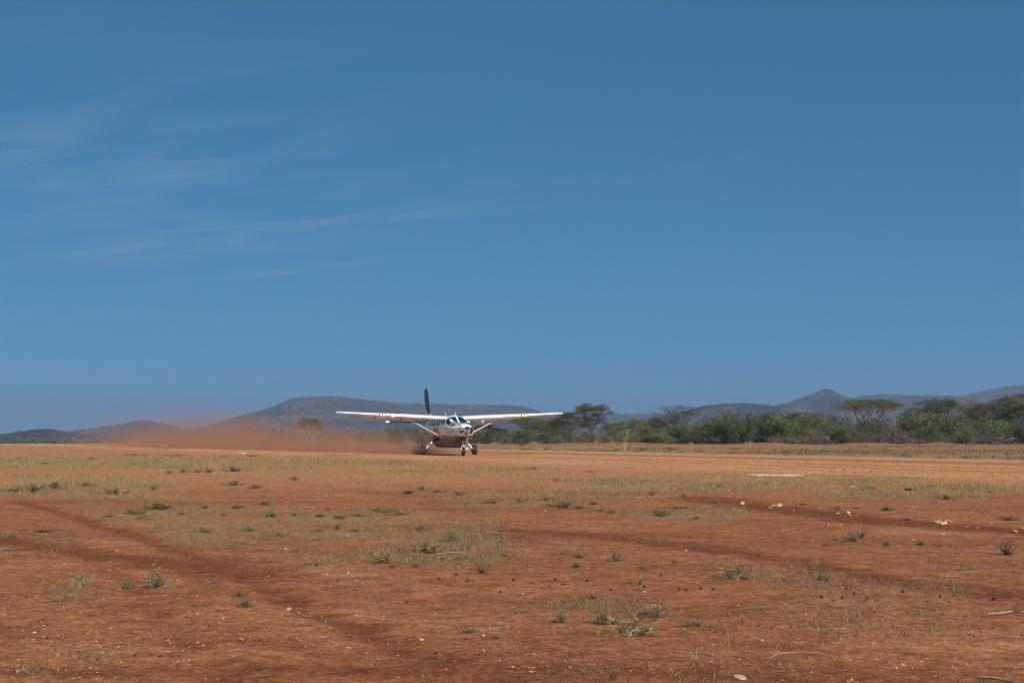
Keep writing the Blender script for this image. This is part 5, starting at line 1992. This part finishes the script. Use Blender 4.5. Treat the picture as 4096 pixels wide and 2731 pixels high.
S6, S8 = .595, .5935
low_plant(*c7(1890, 1165), 430 * S6, 190 * S6, 'mixed', 'largest straw and grey-green clump in the open foreground soil')
low_plant(*c8(2240, 612), 210 * S8, 150 * S8, 'twig', 'dark bare twiggy shrub with many upright stems on bare soil')
low_plant(*c8(410, 770), 340 * S8, 130 * S8, 'mixed', 'long grey-green clump with a dark twig on top')
for lst, cf in (([(2010, 1035, 260, 150, 'mixed'), (1700, 1080, 230, 120, 'grey'), (1420, 1075, 120, 140, 'grey'), (1640, 905, 150, 60, 'mixed'), (1790, 905, 160, 60, 'straw'), (1130, 1010, 200, 110, 'sprawl'),
                  (640, 1040, 240, 55, 'sprawl'), (800, 1140, 130, 60, 'mixed'), (920, 1130, 190, 55, 'straw'), (990, 1195, 80, 55, 'grey'), (2310, 1100, 180, 90, 'mixed'), (890, 730, 130, 90, 'twig'),
                  (1790, 650, 130, 110, 'grey'), (1520, 690, 80, 60, 'green'), (1540, 630, 110, 60, 'grey'), (1970, 770, 150, 60, 'straw'), (1460, 540, 130, 45, 'straw'), (530, 600, 280, 120, 'grey'),
                  (220, 670, 230, 120, 'mixed'), (680, 525, 130, 120, 'grey'), (470, 445, 110, 60, 'grey'), (210, 330, 220, 65, 'grey'), (330, 345, 180, 60, 'mixed'), (60, 355, 100, 50, 'green'),
                  (30, 460, 110, 60, 'grey'), (1150, 260, 130, 90, 'mixed'), (1430, 300, 190, 110, 'grey'), (1535, 305, 110, 45, 'green'), (1320, 245, 130, 60, 'grey'), (950, 265, 130, 60, 'grey'),
                  (735, 215, 140, 65, 'grey'), (600, 195, 130, 50, 'mixed'), (390, 200, 90, 60, 'green'), (1635, 270, 75, 50, 'green'), (1755, 332, 80, 45, 'green'), (1680, 325, 60, 40, 'green'),
                  (2080, 350, 150, 80, 'grey'), (2200, 300, 180, 60, 'mixed'), (2190, 370, 140, 50, 'straw'), (2030, 215, 70, 80, 'twig'), (2240, 225, 60, 45, 'green'), (1380, 125, 65, 50, 'twig'),
                  (480, 180, 90, 50, 'grey'), (1040, 620, 60, 35, 'green'), (1010, 530, 50, 30, 'green'), (800, 570, 40, 35, 'green'), (620, 640, 60, 40, 'green'), (1960, 695, 50, 35, 'green'),
                  (1420, 640, 90, 40, 'sprawl'), (2180, 660, 40, 30, 'green'), (1270, 960, 120, 40, 'sprawl'), (380, 1005, 150, 35, 'straw'), (740, 930, 80, 60, 'sprawl'), (1340, 1060, 90, 40, 'sprawl'),
                  (470, 275, 50, 40, 'grey'), (790, 268, 70, 30, 'grey'), (1240, 45, 100, 30, 'twig'), (1615, 62, 60, 20, 'grey'), (160, 455, 120, 50, 'mixed'), (280, 700, 90, 50, 'twig'), (760, 640, 140, 60, 'mixed'),
                  (440, 690, 60, 50, 'grey'), (1880, 800, 120, 25, 'twig')], c7),
                ([(1200, 525, 130, 80, 'grey'), (1260, 500, 90, 110, 'twig'), (1430, 315, 120, 90, 'green'), (1960, 710, 230, 110, 'sprawl'), (975, 1145, 200, 110, 'straw'), (980, 775, 220, 75, 'mixed'),
                  (560, 980, 200, 80, 'sprawl'), (1490, 1030, 120, 60, 'straw'), (110, 1105, 180, 70, 'mixed'), (1835, 760, 90, 60, 'straw'), (270, 258, 90, 45, 'grey'), (1095, 305, 90, 50, 'grey'),
                  (1222, 305, 60, 30, 'green'), (1560, 382, 70, 35, 'green'), (720, 1420, 60, 30, 'green'), (2250, 380, 140, 55, 'grey'), (1830, 245, 130, 50, 'grey'), (2120, 200, 70, 35, 'grey'),
                  (1580, 182, 130, 40, 'green'), (1310, 175, 130, 50, 'grey'), (650, 285, 30, 40, 'grey'), (860, 280, 60, 35, 'green'), (1430, 545, 60, 50, 'green'), (1650, 545, 60, 50, 'green'),
                  (1780, 550, 50, 30, 'green'), (60, 300, 100, 50, 'grey'), (150, 370, 60, 35, 'green'), (300, 680, 35, 25, 'green'), (1230, 1010, 90, 40, 'straw'), (1590, 980, 90, 30, 'sprawl'),
                  (2200, 980, 120, 50, 'sprawl'), (245, 1110, 50, 35, 'green'), (1550, 805, 200, 25, 'sprawl'), (2180, 1455, 200, 40, 'sprawl'), (1080, 515, 50, 30, 'green'), (1530, 530, 50, 30, 'grey'),
                  (290, 165, 80, 60, 'twig'), (50, 215, 60, 35, 'green'), (1420, 1330, 160, 30, 'sprawl'), (1730, 165, 60, 40, 'grey')], c8),
                ([(450, 935, 240, 110, 'straw'), (540, 850, 200, 140, 'mixed'), (1060, 845, 190, 150, 'grey'), (1120, 855, 110, 60, 'straw'), (850, 840, 110, 90, 'grey'), (740, 850, 130, 50, 'sprawl'), (1650, 970, 150, 80, 'grey'),
                  (1600, 900, 140, 60, 'mixed'), (1060, 320, 180, 110, 'grey'), (900, 350, 150, 70, 'grey'), (1590, 308, 140, 55, 'grey'), (960, 385, 180, 50, 'mixed'), (760, 205, 190, 80, 'grey'), (580, 155, 130, 60, 'grey'),
                  (1820, 365, 120, 80, 'green'), (1780, 280, 120, 50, 'grey'), (1380, 310, 80, 40, 'grey'), (2280, 370, 120, 65, 'green'), (2150, 360, 80, 60, 'green'), (1690, 545, 200, 65, 'straw'), (1380, 470, 150, 65, 'mixed'),
                  (1680, 460, 100, 55, 'grey'), (1890, 490, 110, 70, 'mixed'), (2140, 460, 90, 50, 'grey'), (2310, 495, 130, 120, 'straw'), (1400, 65, 100, 50, 'grey'), (1580, 60, 140, 65, 'grey'), (1235, 65, 80, 50, 'grey'),
                  (1330, 68, 90, 45, 'mixed'), (1140, 75, 80, 40, 'grey'), (1980, 115, 100, 45, 'grey'), (1570, 150, 130, 55, 'grey'), (1710, 168, 90, 40, 'grey'), (230, 190, 170, 90, 'grey'), (90, 190, 150, 80, 'grey'),
                  (370, 170, 160, 80, 'grey'), (1035, 180, 60, 50, 'grey'), (60, 510, 110, 50, 'mixed'), (290, 470, 180, 35, 'green'), (730, 370, 90, 50, 'green'), (290, 675, 40, 60, 'straw'), (350, 910, 90, 40, 'sprawl'),
                  (1430, 860, 40, 30, 'grey'), (1220, 350, 60, 40, 'green'), (1500, 355, 50, 35, 'green'), (1975, 350, 50, 60, 'green'), (2210, 320, 70, 50, 'grey'), (2270, 440, 80, 60, 'grey'), (1100, 400, 120, 35, 'straw'),
                  (1040, 900, 180, 35, 'sprawl'), (1210, 930, 120, 35, 'straw'), (1480, 1000, 90, 40, 'sprawl'), (60, 945, 120, 40, 'straw'), (350, 1000, 140, 40, 'sprawl'), (1305, 980, 60, 30, 'green'), (1760, 1100, 90, 70, 'sprawl'),
                  (2130, 690, 70, 35, 'grey'), (2080, 650, 130, 50, 'straw'), (1750, 620, 80, 40, 'sprawl'), (2240, 690, 110, 40, 'straw'), (1990, 600, 90, 40, 'grey'), (45, 590, 60, 25, 'green')], c6)):
    for x, y, w, h, kd in lst:
        low_plant(*cf(x, y), w * S6, h * S6, kd)
# shrublets on the far side of the strip
for px, py, w, h, kd, lab in [(2568, 1803, 60, 22, 'twig', None), (2680, 1802, 56, 22, 'twig', None), (2085, 1783, 50, 20, 'twig', 'pale grey dead shrublet on the straw beyond the strip'), (2022, 1798, 40, 14, 'grey', None),
                              (2100, 1800, 36, 16, 'grey', None), (2185, 1799, 34, 17, 'grey', None), (2360, 1796, 40, 10, 'green', None), (2430, 1804, 40, 13, 'green', None), (2470, 1800, 30, 14, 'green', None), (2940, 1798, 60, 16, 'grey', None),
                              (3040, 1812, 60, 14, 'grey', None), (3140, 1810, 60, 16, 'grey', None), (3620, 1828, 70, 22, 'twig', None), (3420, 1818, 60, 18, 'grey', None), (3760, 1830, 60, 14, 'green', None), (3860, 1832, 60, 14, 'grey', None),
                              (3300, 1808, 50, 16, 'grey', None), (3520, 1802, 60, 14, 'grey', None), (3900, 1808, 60, 14, 'grey', None), (4030, 1818, 60, 16, 'grey', None), (2800, 1808, 60, 14, 'grey', None), (2320, 1800, 40, 9, 'green', None),
                              (660, 1797, 60, 9, 'green', None), (540, 1822, 90, 12, 'grey', None), (700, 1822, 120, 12, 'grey', None), (900, 1826, 60, 12, 'grey', None), (1010, 1825, 60, 12, 'grey', None), (180, 1858, 60, 16, 'green', None),
                              (240, 1852, 50, 14, 'grey', None), (370, 1838, 50, 14, 'grey', None), (530, 1860, 40, 12, 'twig', None), (560, 1852, 30, 14, 'green', None), (70, 1836, 100, 12, 'grey', None)]:
    low_plant(px, py, w, h, kd, lab)


# fallen sticks
def stick(pts, r, label, mat):
    P = []
    for px, py, dz in pts:
        x, y = gxy(px, py)
        P.append(Vector((x, y, float(terr(x, y)) + dz)))
    o0 = P[0].copy()
    b = MB()
    Q = [p - o0 for p in P]
    b.tube(Q, [r * (1 - .5 * i / (len(Q) - 1)) for i in range(len(Q))], 6)
    rk = random.Random(int(pts[0][0]))
    ln = (Q[-1] - Q[0]).length
    for i in range(1, len(Q)):
        for q in range(2):
            p0 = Q[i - 1].lerp(Q[i], rk.random())
            p1 = p0 + Vector((rk.gauss(0, .10), rk.gauss(0, .10), rk.uniform(0, .03))) * ln * 1.2
            b.tube([p0, (p0 + p1) / 2 + Vector((0, 0, .006)), p1], [r * .5, r * .4, r * .2], 4)
    o = b.build('stick', mat, None, True, o0)
    tag(o, label, 'stick')


PALEW = M('sun_bleached_stick', (.30, .22, .16), .85, var=.25, scale=8)
GREYW = M('grey_stick', (.20, .15, .12), .9, var=.3, scale=8)
stick([(*c8(2110, 1016), .01), (*c8(2200, 1018), .015), (*c8(2280, 1004), .022), (*c8(2360, 1018), .02), (*c8(2440, 1040), .01)], .009, 'pale bleached branch lying near the dark twiggy shrub', PALEW)
stick([(*c8(640, 1325), .005), (*c8(700, 1310), .02), (*c8(860, 1305), .03), (*c8(990, 1305), .02), (*c8(1090, 1320), .005)], .004, 'long thin grey stick arched low over the soil', PALEW)
stick([(*c8(2040, 1450), .006), (*c8(2150, 1462), .01), (*c8(2280, 1475), .005)], .008, 'dark brown stick lying flat below the bleached branch', GREYW)
stick([(*c6(1238, 464), .01), (*c6(1280, 460), .014), (*c6(1320, 458), .01)], .010, 'short white stick among the grass clumps', PALEW)
stick([(*c6(105, 1440), .004), (*c6(150, 1434), .02), (*c6(200, 1448), .004)], .006, 'small curved pale stick on the bare soil', PALEW)
stick([(*c7(590, 610), .01), (*c7(690, 606), .02), (*c7(760, 602), .01)], .008, 'thin pale stick beneath the grey-green clumps', PALEW)
stick([(*c6(440, 462), .004), (*c6(450, 463), .01), (*c6(500, 470), .004)], .006, 'little dark stick beside the green forbs', GREYW)


# ------------------------------------------------------------------ uncountable cover: grass, litter, gravel
def blades_mesh(P, H, W, lean, cols, rg_, segs=2):
    n = len(P)
    a = rg_.uniform(0, 6.28, n)
    dirx, diry = np.cos(a), np.sin(a)
    b = rg_.uniform(0, 6.28, n)
    wx, wy = np.cos(b) * W * .5, np.sin(b) * W * .5
    tip = P + np.stack([dirx * lean * H, diry * lean * H, H * np.sqrt(np.maximum(.03, 1 - np.minimum(lean, .98) ** 2))], -1)
    mid = P * .45 + tip * .55
    mid[:, 2] += H * .10
    wv = np.stack([wx, wy, wx * 0], -1)
    V = np.stack([P - wv, P + wv, mid + wv * .7, mid - wv * .7, tip], 1).reshape(-1, 3)
    k = 5 * np.arange(n)[:, None]
    T = np.concatenate([k + np.array([[0, 1, 2]]), k + np.array([[0, 2, 3]]), k + np.array([[3, 2, 4]])], 1).reshape(-1, 3)
    return V, T, np.repeat(cols, 5, 0)


def scatter(n, pymin, pymax, rg_, power=1.0, pxmin=-250, pxmax=4350):
    """random ground places, even in the picture's rows so that far ground is covered too"""
    px = rg_.uniform(pxmin, pxmax, n)
    py = pymin + (pymax - pymin) * rg_.random(n) ** power
    dz = -(py - CY) / F
    yy, zz = cp_ - dz * sp_, sp_ + dz * cp_
    t = CAMH / np.maximum(1e-4, -zz)
    return (px - CX) / F * t, yy * t


rg = np.random.RandomState(12)
PAL_S = np.array(STRAWC) * .95
PAL_G = np.array(GREYC)


def grass_layer(n, py0, py1, power, hmul, wmul, tufted, flat=0.0):
    x, y = scatter(n, py0, py1, rg, power)
    m = straw_mask(x, y)
    keep = rg.random(n) < m * 1.15
    x, y = x[keep], y[keep]
    g = len(x)
    x = np.repeat(x, tufted)
    y = np.repeat(y, tufted)
    k = len(x)
    dist = np.hypot(x, y)
    spread = .05 + .0012 * dist
    x = x + rg.normal(size=k) * spread
    y = y + rg.normal(size=k) * spread
    green = np.repeat(fbm(x[::tufted] / 3.0, y[::tufted] / 3.0, 55, 2) + rg.normal(size=g) * .16 > .62, tufted)
    H = (.018 + .075 * rg.random(k) ** 2) * hmul * (1 + .008 * dist) * np.where(green, 1.1, 1.0)
    Wd = (.0028 + .00020 * dist) * rg.uniform(.6, 1.4, k) * wmul
    cols = np.where(green[:, None], PAL_G[rg.randint(0, 4, k)], PAL_S[rg.randint(0, 4, k)]) * rg.uniform(.75, 1.15, (k, 1))
    lean = np.clip(np.abs(rg.normal(size=k)) * np.where(green, .6, .5) + np.where(green, .1, .55) + flat, 0, 1.6)
    P = np.stack([x, y, terr(x, y)], -1)
    return blades_mesh(P, H, Wd, lean, cols, rg)


def stuff(name, parts, mat, label, cat):
    off = 0
    V, T, C_ = [], [], []
    for v_, t_, c_ in parts:
        V.append(v_)
        T.append(t_ + off)
        C_.append(c_)
        off += len(v_)
    o = obj(name, fast_mesh(name, np.concatenate(V), np.concatenate(T), np.concatenate(C_)), mat)
    tag(o, label, cat, kind='stuff')


stuff('dry_grass', [grass_layer(62000, 1985, 2731, 1.15, .8, 1.0, 8, .3), grass_layer(42000, 1960, 2731, 1.1, .9, 1.0, 7, .9)], VEG, 'sparse dry grass and straw litter over the red soil', 'grass')
stuff('dry_grass', [grass_layer(60000, 1838, 1990, .9, 1.0, 1.0, 6), grass_layer(50000, 1795, 1880, 1.0, 1.0, 1.1, 5)], VEG, 'dry grass growing in patches along the airstrip edge', 'grass')


def far_grass(n):
    x, y = scatter(n, 1774, 1845, rg, .9, 1750, 4400)
    d = rn(x, y)
    keep = (d > RN1 - .5 + 2 * rg.random(n)) & (rg.random(n) < .08 + 1.2 * sstep(.36, .66, fbm(x / 22, y / 6, 77, 4)) * sstep(RN1, RN1 + 9, d)) & (y < 199)
    x, y = x[keep], y[keep]
    k = len(x)
    dist = np.hypot(x, y)
    green = fbm(x / 5, y / 9, 56, 3) + rg.normal(size=k) * .10 > .55 - .05 * (dist < 130)
    H = (.04 + .15 * rg.random(k) ** 2) * np.where(green, 1.3, 1.0)
    Wd = rg.uniform(.02, .06, k) * dist / 140
    mixp = np.concatenate([PAL_S * .8, PAL_G * 1.35])
    cols = np.where(green[:, None], PAL_G[rg.randint(0, 4, k)] * .75, mixp[rg.randint(0, 8, k)]) * rg.uniform(.75, 1.15, (k, 1))
    P = np.stack([x, y, terr(x, y)], -1)
    return blades_mesh(P, H, Wd, np.clip(np.abs(rg.normal(size=k)) * .8, 0, 1.4), cols, rg)


stuff('far_grass', [far_grass(150000)], VEG, 'straw coloured grass between the airstrip and the scrub', 'grass')

PEB = M_vcol('pebble', .95)


def gravel(n, py0, py1, power, smin, smax, strip):
    x, y = scatter(n, py0, py1, rg, power)
    d = rn(x, y)
    inside = (d > RN0) & (d < RN1)
    keep = inside if strip else ((~inside) & (d < RN0 + 1) & (fbm(x / 2.5, y / 2.5, 66, 3) > rg.uniform(.25, .8, n)))
    x, y = x[keep], y[keep]
    k = len(x)
    dist = np.hypot(x, y)
    S = smin + (smax - smin) * rg.random(k) ** 3
    S = S * (1 + .006 * dist)
    pal = np.array([(.42, .24, .12), (.36, .17, .07), (.32, .13, .05), (.20, .07, .03), (.17, .055, .025), (.46, .33, .22), (.28, .11, .045)])
    cols = pal[rg.randint(0, 7, k)] * rg.uniform(.8, 1.15, (k, 1)) * (.9 if strip else 1)
    P = np.stack([x, y, terr(x, y) + (.056 if strip else 0) + S * .12], -1)
    return blobs(P, S, cols, rg, .6)


stuff('gravel', [gravel(34000, 1860, 2731, 1.1, .003, .012, False), gravel(40000, 1800, 1990, 1.0, .005, .018, False)], PEB, 'fine loose gravel and pebbles scattered over the red soil', 'gravel')
stuff('strip_gravel', [gravel(60000, 1790, 1940, 1.0, .006, .026, True)], PEB, 'coarse loose gravel covering the airstrip', 'gravel')

# ------------------------------------------------------------------ dust trail behind the aircraft
DL = 118.0
us = np.linspace(-3.0, DL, 40)
ring = 14
V = []
for u in us:
    hw = 1.9 + .105 * max(u, 0) + .3
    hh = (1.3 + .062 * max(u, 0)) * 1.25
    e = min(1, (u + 3.2) / 3.0) * min(1, (DL + 2 - u) / 6.0)
    e = math.sqrt(max(e, .02))
    for k in range(ring):
        a = math.pi * k / (ring - 1)
        V.append((u, math.cos(a) * hw * e * 1.25, math.sin(a) ** .7 * hh * e * 1.3 + .004 if 0 < k < ring - 1 else .004))
Fc = []
for i in range(len(us) - 1):
    for k in range(ring):
        k2 = (k + 1) % ring
        Fc.append((i * ring + k, i * ring + k2, (i + 1) * ring + k2, (i + 1) * ring + k))
Fc += [tuple(range(ring - 1, -1, -1)), tuple((len(us) - 1) * ring + k for k in range(ring))]
dm = bpy.data.materials.new('dust')
dm.use_nodes = True
n_, l_ = dm.node_tree.nodes, dm.node_tree.links
n_.remove(n_['Principled BSDF'])
pv_ = n_.new('ShaderNodeVolumePrincipled')
l_.new(pv_.outputs[0], n_['Material Output'].inputs['Volume'])
pv_.inputs['Color'].default_value = (.55, .30, .19, 1)
pv_.inputs['Anisotropy'].default_value = 0.0


def dmth(op, a, b=None, c=None):
    return mnode(n_, l_, op, a, b, c)


tcn = n_.new('ShaderNodeTexCoord')
sp = n_.new('ShaderNodeSeparateXYZ')
l_.new(tcn.outputs['Object'], sp.inputs[0])
u_, v_, w_ = sp.outputs
up = dmth('MAXIMUM', u_, 0.0)
width = dmth('ADD', dmth('MULTIPLY', up, .105), 1.9)
vr = dmth('DIVIDE', dmth('ABSOLUTE', v_), width)
cross = ramp01(n_, l_, vr, 1.15, .25)
hs1 = dmth('ADD', dmth('MULTIPLY', up, .0085), .42)
hs2 = dmth('ADD', dmth('MULTIPLY', up, .0260), .95)
mp = n_.new('ShaderNodeMapping')
mp.inputs['Scale'].default_value = (.16, .35, .55)
l_.new(tcn.outputs['Object'], mp.inputs[0])
nz = noise(n_, l_, mp.outputs[0], 1.0, 4, .6, .8)
nz2 = noise(n_, l_, mp.outputs[0], 4.2, 4, .65, .8)
hh_ = dmth('MULTIPLY', w_, dmth('ADD', .55, dmth('MULTIPLY', nz, .9)))
low = dmth('EXPONENT', dmth('MULTIPLY', dmth('DIVIDE', hh_, hs1), -1.0))
hi = dmth('EXPONENT', dmth('MULTIPLY', dmth('DIVIDE', hh_, hs2), -1.0))
along = dmth('MULTIPLY', ramp01(n_, l_, u_, -2.5, 6.0), ramp01(n_, l_, u_, DL * .85, DL * .25))
pf = dmth('DIVIDE', dmth('SUBTRACT', u_, 3.0), 3.2)
puff = dmth('MULTIPLY', dmth('EXPONENT', dmth('MULTIPLY', dmth('MULTIPLY', pf, pf), -1.0)), 1.1)
dn = dmth('ADD', dmth('MULTIPLY', low, dmth('ADD', .85, puff)), dmth('MULTIPLY', hi, .12))
brk = dmth('MULTIPLY', ramp01(n_, l_, nz, .32, .62), ramp01(n_, l_, nz2, .22, .68))
dn = dmth('MULTIPLY', dmth('MULTIPLY', dn, brk), dmth('MULTIPLY', cross, along))
topf = ramp01(n_, l_, dmth('DIVIDE', w_, dmth('ADD', dmth('MULTIPLY', up, .062), 1.3)), 1.15, .55)
l_.new(dmth('MULTIPLY', dn, topf), pv_.inputs['Density'])
dm.cycles.volume_step_rate = 0.09
bx, by = PX0 - .3, PY0 + 2.0
dust = obj('dust_cloud', new_mesh('dust_cloud', V, Fc), dm, None, (bx, by, strip_z(PX0, PY0) + .01))
dust.rotation_euler = (0, 0, math.atan2(-RE[1], -RE[0]))
tag(dust, 'reddish brown dust cloud trailing behind the aircraft along the strip', 'dust', kind='stuff')

# ------------------------------------------------------------------ haze over the plain
hz = MB()
hz.box(0, 1500, 90, 6300, 8000, 108)
hm = bpy.data.materials.new('haze')
hm.use_nodes = True
hn = hm.node_tree.nodes
hn.remove(hn['Principled BSDF'])
hv = hn.new('ShaderNodeVolumePrincipled')
hv.inputs['Color'].default_value = (.26, .40, .62, 1)
hv.inputs['Density'].default_value = 1.95e-4
hv.inputs['Anisotropy'].default_value = 0.0
hm.node_tree.links.new(hv.outputs[0], hn['Material Output'].inputs['Volume'])
hm.cycles.homogeneous_volume = True
tag(hz.build('haze', hm), 'thin bluish haze lying over the whole plain', 'haze', kind='stuff')
